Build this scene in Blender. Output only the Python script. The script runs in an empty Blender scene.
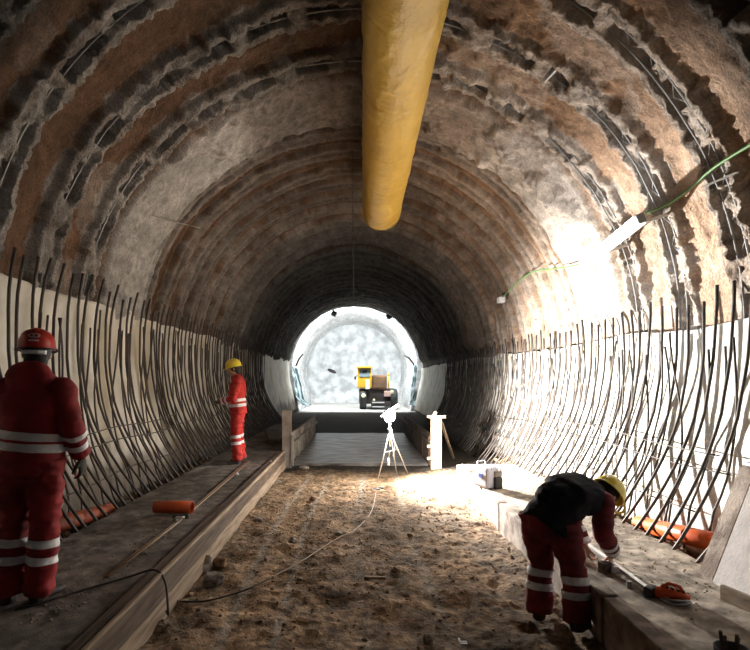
import bpy, bmesh, math, random
import numpy as np
from mathutils import Vector, Matrix, Quaternion
random.seed(7); rng = np.random.default_rng(5)
PI = math.pi
COL = bpy.context.scene.collection
CAM_Z = 1.8
F = 500.0
def at(px, py, Y):
    return Vector(((px-360)/F*Y, Y, CAM_Z-(py-378)/F*Y))
def on_plane(px, py, z):
    Y = F*(CAM_Z-z)/(py-378)
    return Vector(((px-360)/F*Y, Y, z))
LEDGE = 0.32

# ------------------------------------------------------------------ noise
def _hash(ix, iy, iz, seed):
    h = (ix.astype(np.uint32)*np.uint32(374761393) + iy.astype(np.uint32)*np.uint32(668265263)
         + iz.astype(np.uint32)*np.uint32(2147483647) + np.uint32(seed*974711 & 0xffffffff))
    h = (h ^ (h >> np.uint32(13)))*np.uint32(1274126177)
    h = h ^ (h >> np.uint32(16))
    return (h & np.uint32(0xffffff)).astype(np.float64)/0xffffff
def vnoise(x, y, z, seed=0):
    x, y, z = np.broadcast_arrays(np.asarray(x, float), np.asarray(y, float), np.asarray(z, float))
    ix, iy, iz = np.floor(x), np.floor(y), np.floor(z)
    fx, fy, fz = x-ix, y-iy, z-iz
    fx, fy, fz = [f*f*(3-2*f) for f in (fx, fy, fz)]
    ix, iy, iz = ix.astype(np.int64), iy.astype(np.int64), iz.astype(np.int64)
    r = 0
    for a in (0, 1):
        for b in (0, 1):
            for c in (0, 1):
                w = (fx if a else 1-fx)*(fy if b else 1-fy)*(fz if c else 1-fz)
                r = r + w*_hash(ix+a, iy+b, iz+c, seed)
    return r*2-1
def fbm(x, y, z, octv=4, seed=0, gain=.5):
    t, a = 0, 1.0
    for o in range(octv):
        t = t + a*vnoise(x*2**o+o*17.3, y*2**o+3.1*o, z*2**o, seed+o); a *= gain
    return t
def sstep(a, b, x):
    t = np.clip((x-a)/(b-a), 0, 1); return t*t*(3-2*t)

# ------------------------------------------------------------------ materials
MATS = {}
def mat(name, col, rough=.8, metal=0, col2=None, nscale=8, bump=.0, bscale=60, bdist=.01, attr=None,
        detail=6, spec=.5, contrast=(.35, .65), coat=0, stretch=None, emit=None, estr=0, sub=0, alpha=1):
    if name in MATS: return MATS[name]
    m = bpy.data.materials.new(name); m.use_nodes = True
    nt = m.node_tree; N = nt.nodes; L = nt.links
    b = N['Principled BSDF']
    b.inputs['Roughness'].default_value = rough; b.inputs['Metallic'].default_value = metal
    b.inputs['Specular IOR Level'].default_value = spec
    if coat: b.inputs['Coat Weight'].default_value = coat
    b.inputs['Base Color'].default_value = (*col, 1)
    tc = N.new('ShaderNodeTexCoord'); vec = tc.outputs['Object']
    if stretch:
        mp = N.new('ShaderNodeMapping'); mp.inputs['Scale'].default_value = stretch
        L.new(vec, mp.inputs['Vector']); vec = mp.outputs[0]
    base = None
    if attr:
        a = N.new('ShaderNodeAttribute'); a.attribute_name = attr; base = a.outputs['Color']
    n = N.new('ShaderNodeTexNoise'); n.inputs['Scale'].default_value = nscale; n.inputs['Detail'].default_value = detail
    L.new(vec, n.inputs['Vector'])
    r = N.new('ShaderNodeMapRange'); r.inputs[1].default_value = contrast[0]; r.inputs[2].default_value = contrast[1]
    L.new(n.outputs[0], r.inputs[0])
    if attr:
        mx = N.new('ShaderNodeMix'); mx.data_type = 'RGBA'; mx.blend_type = 'MULTIPLY'; mx.inputs[0].default_value = 1
        cr = N.new('ShaderNodeMix'); cr.data_type = 'RGBA'
        cr.inputs[6].default_value = (*(col2 or (.6, .6, .6)), 1); cr.inputs[7].default_value = (*col, 1)
        L.new(r.outputs[0], cr.inputs[0]); L.new(base, mx.inputs[6]); L.new(cr.outputs[2], mx.inputs[7])
        L.new(mx.outputs[2], b.inputs['Base Color'])
    elif col2:
        mx = N.new('ShaderNodeMix'); mx.data_type = 'RGBA'
        mx.inputs[6].default_value = (*col, 1); mx.inputs[7].default_value = (*col2, 1)
        L.new(r.outputs[0], mx.inputs[0]); L.new(mx.outputs[2], b.inputs['Base Color'])
    if bump:
        n2 = N.new('ShaderNodeTexNoise'); n2.inputs['Scale'].default_value = bscale; n2.inputs['Detail'].default_value = 8
        n2.inputs['Roughness'].default_value = .65
        L.new(vec, n2.inputs['Vector'])
        bp = N.new('ShaderNodeBump'); bp.inputs['Strength'].default_value = bump; bp.inputs['Distance'].default_value = bdist
        L.new(n2.outputs[0], bp.inputs['Height']); L.new(bp.outputs[0], b.inputs['Normal'])
    if emit:
        b.inputs['Emission Color'].default_value = (*emit, 1); b.inputs['Emission Strength'].default_value = estr
    if sub: b.inputs['Subsurface Weight'].default_value = sub; b.inputs['Subsurface Radius'].default_value = (.01, .005, .003)
    if alpha < 1: b.inputs['Transmission Weight'].default_value = 1-alpha
    MATS[name] = m; return m

M_vault = mat('shotcrete', (1.1, 1.08, 1.05), .8, attr='tint', col2=(.72, .70, .68), nscale=40, bump=1.0, bscale=34, bdist=.035, detail=10, spec=.35, contrast=(.3, .6))
M_face = mat('pale_rock', (.78, .80, .82), .9, col2=(.44, .45, .45), contrast=(.36,.62), detail=12, nscale=1.6, bump=.8, bscale=4, bdist=.1)
M_ground = mat('dirt', (1.3, 1.28, 1.22), .92, attr='tint', col2=(.45, .42, .38), nscale=14, bump=1.0, bscale=30, bdist=.03, detail=12, spec=.25)
M_ledge = mat('ledge_concrete', (1.15, 1.13, 1.1), .9, attr='tint', col2=(.6, .58, .55), nscale=7, bump=.8, bscale=70, bdist=.012, detail=12, spec=.3)
M_sheet = mat('white_sheet', (1, 1, 1), .7, attr='tint', col2=(.75, .73, .68), nscale=2.2, bump=.35, bscale=9, bdist=.02, detail=8, contrast=(.3, .55))
M_bar = mat('dark_steel_bar', (.045, .042, .042), .6, metal=.2, col2=(.09, .065, .05), nscale=6, bump=.3, bscale=200, bdist=.003)
M_duct = mat('yellow_duct_fabric', (.62, .40, .075), .36, col2=(.52, .32, .05), nscale=3, bump=.6, bscale=9, bdist=.03, detail=5, stretch=(1, .8, 1), spec=.55)
M_ductin = mat('duct_inside', (.30, .19, .05), .7)
M_wood = mat('rough_timber', (.15, .105, .075), .85, col2=(.06, .042, .03), nscale=5, bump=.7, bscale=30, bdist=.006, stretch=(6, .5, 6))
M_wood2 = mat('pale_timber', (.40, .31, .225), .85, col2=(.20, .145, .10), nscale=5, bump=.6, bscale=30, bdist=.006, stretch=(6, .6, 6))
M_form = mat('grey_formwork_board', (.44, .42, .39), .85, col2=(.22, .20, .18), nscale=4, bump=.5, bscale=20, bdist=.008)
M_conc = mat('kerb_concrete', (.40, .33, .28), .9, col2=(.15, .11, .085), nscale=5, contrast=(.4, .6), bump=.8, bscale=40, bdist=.01, detail=10)
M_concp = mat('pale_concrete', (.50, .46, .44), .85, col2=(.38, .35, .34), nscale=6, bump=.6, bscale=35, bdist=.008, detail=10)
M_wet = mat('wet_screed', (.34, .33, .32), .38, col2=(.10, .09, .085), nscale=2.2, bump=.5, bscale=12, bdist=.015, stretch=(1, 2.5, 1))
M_red = mat('red_workwear', (.36, .020, .024), .85, col2=(.20, .014, .017), nscale=7, bump=.5, bscale=90, bdist=.004)
M_redb = mat('bright_red_workwear', (.56, .025, .02), .8, col2=(.38, .02, .016), nscale=7, bump=.5, bscale=90, bdist=.004)
M_maroon = mat('maroon_workwear', (.22, .018, .024), .85, col2=(.12, .012, .018), nscale=7, bump=.5, bscale=90, bdist=.004)
M_vest = mat('black_vest_fabric', (.010, .010, .014), .85, spec=.2, col2=(.02, .02, .027), nscale=9, bump=.5, bscale=70, bdist=.004)
M_refl = mat('reflective_tape', (.86, .87, .9), .45, col2=(.72, .73, .77), nscale=30)
M_skin = mat('skin', (.55, .32, .23), .55, sub=.08)
M_glove = mat('dark_glove', (.05, .045, .04), .8)
M_hair = mat('dark_hair', (.02, .015, .014), .7, bump=.5, bscale=120, bdist=.004)
M_hatY = mat('yellow_helmet', (.86, .68, .06), .3, spec=.6)
M_hatR = mat('red_helmet', (.50, .03, .02), .35, spec=.6)
M_black = mat('black_rubber', (.02, .02, .02), .6)
M_boot = mat('boot_leather', (.04, .03, .025), .7, bump=.3, bscale=80)
M_orange = mat('orange_plastic_pipe', (.75, .13, .03), .4, col2=(.62, .10, .025), nscale=12)
M_pipein = mat('pipe_inside', (.55, .08, .02), .5)
M_rustpipe = mat('dirty_orange_pipe', (.36, .07, .025), .6, col2=(.2, .05, .02), nscale=5)
M_steel = mat('galvanised_steel', (.55, .55, .55), .4, metal=.8)
M_grey = mat('grey_metal', (.3, .3, .3), .5, metal=.5)
M_white = mat('white_plastic', (.8, .8, .82), .45)
M_lilac = mat('white_casing', (.72, .74, .85), .5)
M_blue = mat('blue_label', (.06, .12, .55), .5)
M_cable = mat('black_cable', (.025, .022, .02), .6)
M_cableG = mat('green_cable', (.10, .24, .07), .5)
M_cableW = mat('pale_cable', (.4, .32, .25), .6)
M_stone = mat('grey_stone', (.36, .33, .30), .85, col2=(.22, .19, .16), nscale=8, bump=.6, bscale=40, bdist=.008)
M_stoneb = mat('brown_stone', (.33, .21, .12), .9, col2=(.2, .13, .08), nscale=8, bump=.6, bscale=40, bdist=.008)
M_yel = mat('yellow_machine_paint', (.75, .45, .04), .45)
M_brownm = mat('brown_machine_cover', (.20, .11, .05), .7, col2=(.12, .07, .04), nscale=4)
M_dkm = mat('dark_machine_steel', (.04, .03, .03), .6)
M_glass = mat('cab_glass', (.25, .33, .36), .1, spec=.8)
M_tarp = mat('pale_blue_tarp', (.55, .68, .72), .5, bump=.4, bscale=6, bdist=.05)
M_tubelamp = mat('fluorescent_glow', (1, 1, 1), .5, emit=(.86, .93, 1), estr=30)
M_bulb = mat('flood_glow', (1, 1, 1), .5, emit=(1, .97, .92), estr=220)
M_lamphead = mat('lamp_glass', (1, 1, 1), .5, emit=(.9, .97, 1), estr=30)

# ------------------------------------------------------------------ object helpers
def tag(o, label=None, cat=None, group=None, kind=None):
    if label: o['label'] = label
    if cat: o['category'] = cat
    if group: o['group'] = group
    if kind: o['kind'] = kind
    return o
def empty(name, loc, rz=0):
    o = bpy.data.objects.new(name, None); COL.objects.link(o); o.location = loc; o.rotation_euler = (0, 0, rz)
    o.empty_display_size = .1
    return o
def link(name, me, m=None, parent=None, smooth=True, loc=None):
    o = bpy.data.objects.new(name, me); COL.objects.link(o)
    if m: me.materials.append(m)
    if smooth and len(me.polygons): me.polygons.foreach_set('use_smooth', [True]*len(me.polygons))
    if parent: o.parent = parent
    if loc is not None: o.location = loc
    return o
def grid_mesh(name, P, closed=False, tint=None):
    """P: (n,m,3) array"""
    n, m = P.shape[:2]
    me = bpy.data.meshes.new(name)
    idx = np.arange(n*m).reshape(n, m)
    q = np.stack([idx[:-1, :-1], idx[:-1, 1:], idx[1:, 1:], idx[1:, :-1]], -1).reshape(-1, 4)
    me.vertices.add(n*m); me.vertices.foreach_set('co', P.reshape(-1).astype(np.float32))
    me.loops.add(q.size); me.loops.foreach_set('vertex_index', q.reshape(-1).astype(np.int32))
    me.polygons.add(len(q)); me.polygons.foreach_set('loop_start', np.arange(0, q.size, 4, dtype=np.int32))
    me.update(calc_edges=True); me.validate()
    if tint is not None:
        a = me.attributes.new('tint', 'FLOAT_COLOR', 'POINT')
        c = np.ones((n*m, 4), np.float32); c[:, :3] = tint.reshape(-1, 3)
        a.data.foreach_set('color', c.reshape(-1))
    return me
class MB:
    def __init__(s): s.bm = bmesh.new()
    def box(s, c, d, rot=None, bev=0):
        M = Matrix.Translation(Vector(c)) @ (rot.to_matrix().to_4x4() if isinstance(rot, Quaternion) else (rot or Matrix())) @ Matrix.Diagonal((d[0], d[1], d[2], 1))
        g = bmesh.ops.create_cube(s.bm, size=1, matrix=M)
        if bev:
            es = list({e for v in g['verts'] for e in v.link_edges})
            bmesh.ops.bevel(s.bm, geom=es, offset=bev, segments=2, affect='EDGES', profile=.6)
        return s
    def beam(s, a, b, w, t, up=(0, 0, 1), bev=0):
        a, b = Vector(a), Vector(b); y = (b-a); L = y.length; y.normalize()
        x = y.cross(Vector(up)).normalized(); z = x.cross(y)
        R = Matrix((x, y, z)).transposed().to_4x4()
        return s.box((a+b)/2, (w, L, t), R, bev)
    def tube(s, pts, r, seg=8, caps=True):
        pts = [Vector(p) for p in pts]; rr = r if isinstance(r, (list, tuple)) else [r]*len(pts)
        rings = []; prev = None
        for i, p in enumerate(pts):
            t = (pts[min(i+1, len(pts)-1)]-pts[max(i-1, 0)]).normalized()
            if prev is None:
                prev = t.orthogonal().normalized()
            u = (prev - t*prev.dot(t)).normalized(); prev = u; v = t.cross(u)
            rings.append([s.bm.verts.new(p+(u*math.cos(2*PI*k/seg)+v*math.sin(2*PI*k/seg))*rr[i]) for k in range(seg)])
        for i in range(len(rings)-1):
            for k in range(seg):
                s.bm.faces.new((rings[i][k], rings[i][(k+1) % seg], rings[i+1][(k+1) % seg], rings[i+1][k]))
        if caps:
            s.bm.faces.new(rings[0][::-1]); s.bm.faces.new(rings[-1])
        return s
    def lathe(s, c, axis, prof, seg=24, caps=False):
        c = Vector(c); a = Vector(axis).normalized(); u = a.orthogonal().normalized(); v = a.cross(u)
        rings = [[s.bm.verts.new(c+a*h+(u*math.cos(2*PI*k/seg)+v*math.sin(2*PI*k/seg))*max(r, 1e-4)) for k in range(seg)] for h, r in prof]
        for i in range(len(rings)-1):
            for k in range(seg):
                s.bm.faces.new((rings[i][k], rings[i][(k+1) % seg], rings[i+1][(k+1) % seg], rings[i+1][k]))
        if caps: s.bm.faces.new(rings[0][::-1]); s.bm.faces.new(rings[-1])
        return s
    def ball(s, c, r, sc=(1, 1, 1), rot=None, sub=3):
        M = Matrix.Translation(Vector(c)) @ (rot or Matrix()) @ Matrix.Diagonal((r*sc[0], r*sc[1], r*sc[2], 1))
        bmesh.ops.create_icosphere(s.bm, subdivisions=sub, radius=1, matrix=M); return s
    def loft(s, secs, seg=20, side=None):
        """secs: (center, a, b) ellipses; a along side, b along other."""
        cs = [Vector(q[0]) for q in secs]; rings = []
        side = Vector(side).normalized() if side else None
        for i, (c, a, b) in enumerate(secs):
            c = Vector(c); t = (cs[min(i+1, len(cs)-1)]-cs[max(i-1, 0)]).normalized()
            u = side if side else t.orthogonal().normalized()
            u = (u-t*u.dot(t)).normalized(); v = t.cross(u)
            if side is None: side = u
            rings.append([s.bm.verts.new(c+u*math.cos(2*PI*k/seg)*a+v*math.sin(2*PI*k/seg)*b) for k in range(seg)])
        for i in range(len(rings)-1):
            for k in range(seg):
                s.bm.faces.new((rings[i][k], rings[i][(k+1) % seg], rings[i+1][(k+1) % seg], rings[i+1][k]))
        s.bm.faces.new(rings[0][::-1]); s.bm.faces.new(rings[-1]); return s
    def mesh(s, name):
        bmesh.ops.recalc_face_normals(s.bm, faces=s.bm.faces)
        me = bpy.data.meshes.new(name); s.bm.to_mesh(me); s.bm.free(); return me
    def build(s, name, m, parent=None, smooth=False, loc=None):
        me = s.mesh(name)
        if parent is not None:      # coordinates given in world: make local
            inv = (Matrix.Translation(parent_world(parent)) @ parent.rotation_euler.to_matrix().to_4x4()).inverted()
            me.transform(inv)
        o = link(name, me, m, parent, smooth, loc)
        return o
def parent_world(o):
    return o.location.copy()
def centred(o):
    """give a top-level mesh an origin at its base centre"""
    me = o.data; co = np.empty(len(me.vertices)*3); me.vertices.foreach_get('co', co); co = co.reshape(-1, 3)
    c = Vector(((co[:, 0].min()+co[:, 0].max())/2, (co[:, 1].min()+co[:, 1].max())/2, co[:, 2].min()))
    me.transform(Matrix.Translation(-c)); o.location = c; return o
def single(mb, name, m, label, cat, group=None, kind=None, smooth=False):
    return tag(centred(mb.build(name, m, None, smooth)), label, cat, group, kind)
# every child of a world-placed empty is built in world coordinates; nested parts use offset-free parents
def sub(mb, name, m, part, smooth=False):
    """sub-part: parent is a part whose own parent is the thing's empty, coordinates given in world"""
    me = mb.mesh(name); root = part.parent
    me.transform((Matrix.Translation(root.location) @ root.rotation_euler.to_matrix().to_4x4()).inverted())
    return link(name, me, m, part, smooth)

# ------------------------------------------------------------------ tunnel section
R0 = 3.66; ZC = 2.3
def cx(Y): return 0.05-0.0125*np.maximum(Y, 0)
def prof(th, Y, inset=0.0):
    """th measured from the crown, positive to the right"""
    r = R0-inset
    x = r*np.sin(th); z = ZC+r*np.cos(th)
    low = np.clip((1.3-z)/1.3, 0, None)
    xl = (3.50-inset)-.24*low
    x = np.where((z < 1.3), np.sign(th)*np.maximum(np.abs(x), xl), x)
    return cx(Y)+x, z
def wall_hit(px, py, inset=.05):
    dx, dz = (px-360)/F, (378-py)/F
    lo, hi = .5, 60
    for _ in range(60):
        Y = (lo+hi)/2
        d = math.hypot(dx*Y-float(cx(Y)), CAM_Z+dz*Y-ZC)
        if d < R0-inset: lo = Y
        else: hi = Y
    return Vector((dx*Y, Y, CAM_Z+dz*Y))

NEAR = [1.0, 1.9, 2.8, 3.72, 4.62, 5.55, 6.42]
FARR = [8.45+.78*i for i in range(25)]
def vault_field(th, Y):
    s = R0*th
    W1 = fbm(s*2.3, Y*2.3, 5, 3, 71); W2 = fbm(s*2.3, Y*2.3, 15, 3, 73)
    d = .045*fbm(s*.5, Y*.5, 0, 3, 11)+.016*fbm(s*2.2, Y*2.2, 3, 3, 21)+.012*fbm(s*9+W1*2.2, Y*9+W2*2.2, 0, 4, 31)
    side = sstep(-.3, .6, th+.25*fbm(s*.4, Y*.4, 9, 2, 41))       # 0 left, 1 right
    grey = np.zeros_like(Y); rust = np.zeros_like(Y)
    rough = fbm(s*5, Y*5, 1, 4, 51); crust = np.abs(fbm(s*5.5+W2*2.5, Y*7+W1*2.5, 4, 4, 55))
    for i, yr in enumerate(NEAR):
        wob = .05*vnoise(s*.6, yr*5, 0, 60+i)+.012*vnoise(s*4, yr, 0, 61+i)
        t = Y-yr-wob; ragg = .010*rough+.006*fbm(s*13+W1*3, Y*13, 6, 3, 57)+.03*np.maximum(vnoise(s*1.7, yr, 3, 58), 0); a = np.abs(t)
        m = (a < .48)
        edge_r = .5+.5*vnoise(s*1.3, yr*3, 0, 70+i)
        ridge = sstep(.225, .18, a+ragg)*(.085+.05*edge_r)*(1-.3*side)
        inner = sstep(.088, .073, a+.003*rough-.028*sstep(.7, 1.0, np.abs(th)))
        period = .72
        k = np.floor(s/period+.37*i); u = s/period+.37*i-k
        on = _hash(k.astype(np.int64), np.full(k.shape, i, np.int64), np.zeros(k.shape, np.int64), 5)
        ln = .34+.5*on
        slot = np.where(on > .12, sstep(.06, .085, u+.008*rough)*sstep(ln+.03, ln, u+.008*rough), 0)
        d = d+np.where(m, ridge*(1-inner*.55)+inner*(1-slot)*(rough*.06+.03)-inner*slot*.62, 0)
        d = d+np.where(m, sstep(.34, .18, a)*(.05*crust*(1-inner)), 0)
        grey = np.maximum(grey, np.where(m, sstep(.27, .19, a+.06*rough), 0))
    for i, yr in enumerate(FARR):
        wob = .05*vnoise(s*.7, yr*5, 0, 160+i)+.014*vnoise(s*3, yr, 0, 161+i)
        t = Y-yr-wob; a = np.abs(t); m = a < .39
        k = np.floor(s/1.9+.61*i); u = s/1.9+.61*i-k
        on = _hash(k.astype(np.int64), np.full(k.shape, i+50, np.int64), np.zeros(k.shape, np.int64), 6)
        slot = np.where(on > .15, sstep(.02, .04, u+.01*rough)*sstep(.55+.44*on, .52+.44*on, u), 0)
        far = 1.0 if yr < 15 else .7
        d = d+np.where(m, sstep(.22, .17, a+.008*rough)*.13*far-sstep(.07, .045, a)*(slot*.5+.05)*far, 0)
        d = d+np.where(m, sstep(.035, .0, np.abs(a-.29-.012*rough))*.06-sstep(.03, .01, np.abs(t+.235+.01*rough))*.10*sstep(-.2, .1, vnoise(s*.9, yr, 7, 66))+sstep(.3, .15, a)*.02*crust, 0)
        grey = np.maximum(grey, np.where(m, sstep(.25, .16, a+.06*rough), 0)*(.9 if yr < 15 else 1))
    # smooth sprayed panel between 6.7 and 8.2
    wedge = .10*vnoise(s*.8, 2, 0, 77)
    pan = sstep(6.72, 6.86, Y+wedge)*sstep(8.16, 8.06, Y+wedge)
    lumps = np.maximum(fbm(s*3.2, Y*3.2, 5, 4, 88), 0)
    lm = sstep(.35, .7, th)*sstep(1.35, .95, th)+.5*sstep(-1.0, -.8, th)*sstep(-.35, -.6, th)
    d = d+pan*(.10+.13*lumps*np.clip(lm, 0, 1)*sstep(7.9, 7.3, Y))
    # lumpy residue near the crown ribs
    lr = sstep(-.8, -.5, th)*sstep(1.0, .7, th)*sstep(3, 5, Y)*sstep(8.6, 8, Y)
    d = d+.05*lr*np.maximum(fbm(s*6, Y*6, 2, 3, 99), 0)
    pan2 = sstep(13.0, 13.2, Y)*sstep(14.9, 14.7, Y); d = d+pan2*.07
    # step down into the next section
    d = d-.10*sstep(8.1, 8.25, Y)*sstep(15, 12, Y)
    d = d+.16*sstep(14.6, 15.4, Y)
    # surface colour, with dimness painted in overhead and at the near end
    n1 = fbm(s*.8, Y*.8, 7, 4, 101); n2 = fbm(s*4, Y*4, 8, 4, 111)
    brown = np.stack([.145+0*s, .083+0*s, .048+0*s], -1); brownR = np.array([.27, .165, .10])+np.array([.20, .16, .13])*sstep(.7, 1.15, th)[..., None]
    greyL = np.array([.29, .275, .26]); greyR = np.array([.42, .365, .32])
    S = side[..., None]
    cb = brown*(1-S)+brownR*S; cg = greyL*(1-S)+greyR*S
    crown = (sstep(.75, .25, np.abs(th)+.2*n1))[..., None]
    cb = cb*(1-.35*crown); cg = cg*(1-.45*crown)+np.array([.10, .075, .055])*crown*.3  # dim overhead light painted in: tints darken towards the crown
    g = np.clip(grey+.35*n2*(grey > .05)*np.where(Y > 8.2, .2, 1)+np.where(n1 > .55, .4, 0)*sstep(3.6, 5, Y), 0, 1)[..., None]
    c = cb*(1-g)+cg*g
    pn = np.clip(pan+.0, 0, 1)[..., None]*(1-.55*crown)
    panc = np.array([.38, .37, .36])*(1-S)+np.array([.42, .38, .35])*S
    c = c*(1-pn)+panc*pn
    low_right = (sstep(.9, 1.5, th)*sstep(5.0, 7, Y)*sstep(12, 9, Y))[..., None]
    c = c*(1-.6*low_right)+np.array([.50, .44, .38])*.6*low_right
    sec = (sstep(8.2, 8.4, Y)*sstep(15.4, 14.6, Y))[..., None]
    band = (.5+.5*vnoise(Y*2.3, s*.15, 0, 121))[..., None]
    c = c*(1-sec)+(c*.7+np.array([.20, .125, .08])*.3)*(.5+.65*band)*sec
    p2 = pan2[..., None]; c = c*(1-.6*p2)+np.array([.16, .155, .15])*.6*p2
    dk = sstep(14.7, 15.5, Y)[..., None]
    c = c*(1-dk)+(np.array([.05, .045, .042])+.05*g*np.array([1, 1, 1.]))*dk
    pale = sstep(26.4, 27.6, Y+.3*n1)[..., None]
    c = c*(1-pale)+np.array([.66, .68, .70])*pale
    nd = sstep(4.5, 4.1, Y+.15*n1)[..., None]; c = c*(1-.72*nd)  # near end of the vault darkened in place of foreground shade
    c = c*(1+.25*fbm(s*14, Y*14, 3, 3, 131)[..., None])*(1+.18*n2[..., None])*(1+.18*n1[..., None])
    return d, np.clip(c, .01, .9)
def build_vault():
    Ys = np.concatenate([np.arange(-4, 2.2, .12), np.arange(2.2, 10.5, .0155), np.arange(10.5, 15.2, .026), np.arange(15.2, 28, .06), np.arange(28, 38.3, .2)])
    th = np.linspace(-2.32, 2.32, 620)
    TH, YY = np.meshgrid(th, Ys)
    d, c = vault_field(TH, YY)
    lowfade = sstep(2.05, 1.75, np.abs(TH))
    X, Z = prof(TH, YY)
    nx, nz = -np.sin(TH), -np.cos(TH)
    keep = sstep(2.5, 2.9, Z)*.85+.15       # calm behind the sheet
    flat = (Z < 2.3)
    dd = np.where(YY < 27, d*keep, d)
    X = X+nx*dd; Z = Z+nz*dd
    P = np.stack([X, YY, Z], -1)
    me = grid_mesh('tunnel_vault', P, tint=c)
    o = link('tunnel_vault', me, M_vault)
    tag(o, 'rough sprayed concrete tunnel vault with rib rings and dark slots', 'tunnel vault', kind='structure')
build_vault()

# lattice girders bared along the slots
def girder(i, yr, a0, a1, side_label):
    mb = MB()
    for off in (-.064, .064):
        pts = []
        for a in np.arange(a0, a1, .03):
            wob = .05*float(vnoise(R0*a*.6, yr*5, 0, 60+i))+.012*float(vnoise(R0*a*4, yr, 0, 61+i))
            Y = yr+wob+off; x, z = prof(np.array(a), np.array(Y), .035)
            pts.append((float(x), Y, float(z)))
        mb.tube(pts, .010, 6)
    n = int((a1-a0)*R0/.16)
    pts = []
    for k in range(n):
        a = a0+(a1-a0)*k/n; wob = .05*float(vnoise(R0*a*.6, yr*5, 0, 60+i))
        Y = yr+wob+(.064 if k % 2 else -.064); x, z = prof(np.array(a), np.array(Y), .0)
        pts.append((float(x), Y, float(z)))
    mb.tube(pts, .008, 5)
    o = mb.build('lattice_girder', M_grey, None, True)
    tag(centred(o), side_label, 'steel rib')
girder(4, 4.62, -2.0, 2.0, 'steel lattice arch bared in the nearest slotted concrete ring that shows complete')
girder(5, 5.55, -2.0, 2.0, 'steel lattice arch bared in the middle slotted ring, just before the fluorescent lamp')
girder(6, 6.42, -2.0, 2.0, 'steel lattice arch bared in the third slotted ring, beside the smooth grey panel')

# tunnel face
def build_face():
    Yf = 37.5; n = 90
    rr = np.linspace(0, 1, 50); ph = np.linspace(0, 2*PI, n)
    RR, PH = np.meshgrid(rr, ph)
    X = float(cx(Yf))+RR*3.9*np.sin(PH); Z = ZC+RR*3.9*np.cos(PH)
    Yd = Yf-.25*RR*RR-.12*fbm(X*.8, Z*.8, 0, 4, 300)-1.3*sstep(1.5, -.2, Z+.3*np.sin(X*1.3))
    me = grid_mesh('rock_face', np.stack([X, Yd, Z], -1))
    tag(link('rock_face', me, M_face), 'pale rock face closing the far end of the tunnel', 'tunnel end wall', kind='structure')
build_face()

# ------------------------------------------------------------------ floor
def ground_h(X, Y):
    n = fbm(X*1.1, Y*1.1, 0, 3, 400)*.03+fbm(X*5, Y*5, 0, 4, 410)*.022+np.maximum(fbm(X*14, Y*14, 0, 2, 420), 0)*.010
    rut = 0
    for x0, w in ((-.95, .12), (-.05, .1), (.6, .12)):
        rut = rut+np.exp(-((X-x0-.06*np.sin(Y*.8))/w)**2)
    h = n*(1-.45*np.clip(rut, 0, 1))-.012*rut
    flat = sstep(9.6, 10.2, Y)
    return h*(1-.7*flat)
def build_floor():
    Ys = np.concatenate([np.arange(-3, 2.6, .1), np.arange(2.6, 10.5, .018), np.arange(10.5, 37.6, .14)])
    Xs = np.concatenate([np.arange(-3.3, -1.95, .09), np.arange(-1.95, 1.95, .018), np.arange(1.95, 3.31, .09)])
    XX, YY = np.meshgrid(Xs, Ys)
    Z = ground_h(XX, YY)
    n1 = fbm(XX*1.2, YY*.9, 0, 4, 430); n2 = fbm(XX*6, YY*6, 0, 4, 440)
    c = np.zeros(XX.shape+(3,)); c[:] = (.27, .185, .118)
    c = c*(1+.35*n1[..., None])*(1+.45*n2[..., None])
    tr = 0
    for x0, w in ((-.98, .035), (-.60, .03), (.02, .05), (.62, .05)):
        tr = tr+np.exp(-((XX-x0-.05*np.sin(YY*.8)-.015*n2)/w)**2)*(.55+.6*n1)
    tr = np.clip(tr, 0, 1)[..., None]; c = c*(1-.7*tr)+np.array([.40, .37, .33])*.7*tr
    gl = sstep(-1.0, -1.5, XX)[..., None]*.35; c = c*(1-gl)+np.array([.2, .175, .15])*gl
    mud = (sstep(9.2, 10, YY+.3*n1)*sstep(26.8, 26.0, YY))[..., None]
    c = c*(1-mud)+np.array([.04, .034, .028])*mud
    wet = np.exp(-(((XX-.2)/1.2)**2+((YY-9.3)/.45)**2))[..., None]*.7
    c = c*(1-wet)+np.array([.13, .085, .05])*wet
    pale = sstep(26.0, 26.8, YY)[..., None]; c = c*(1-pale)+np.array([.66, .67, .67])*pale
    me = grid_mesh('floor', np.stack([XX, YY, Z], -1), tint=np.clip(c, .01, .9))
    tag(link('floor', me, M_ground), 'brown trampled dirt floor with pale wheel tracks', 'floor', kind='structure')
build_floor()

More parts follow.
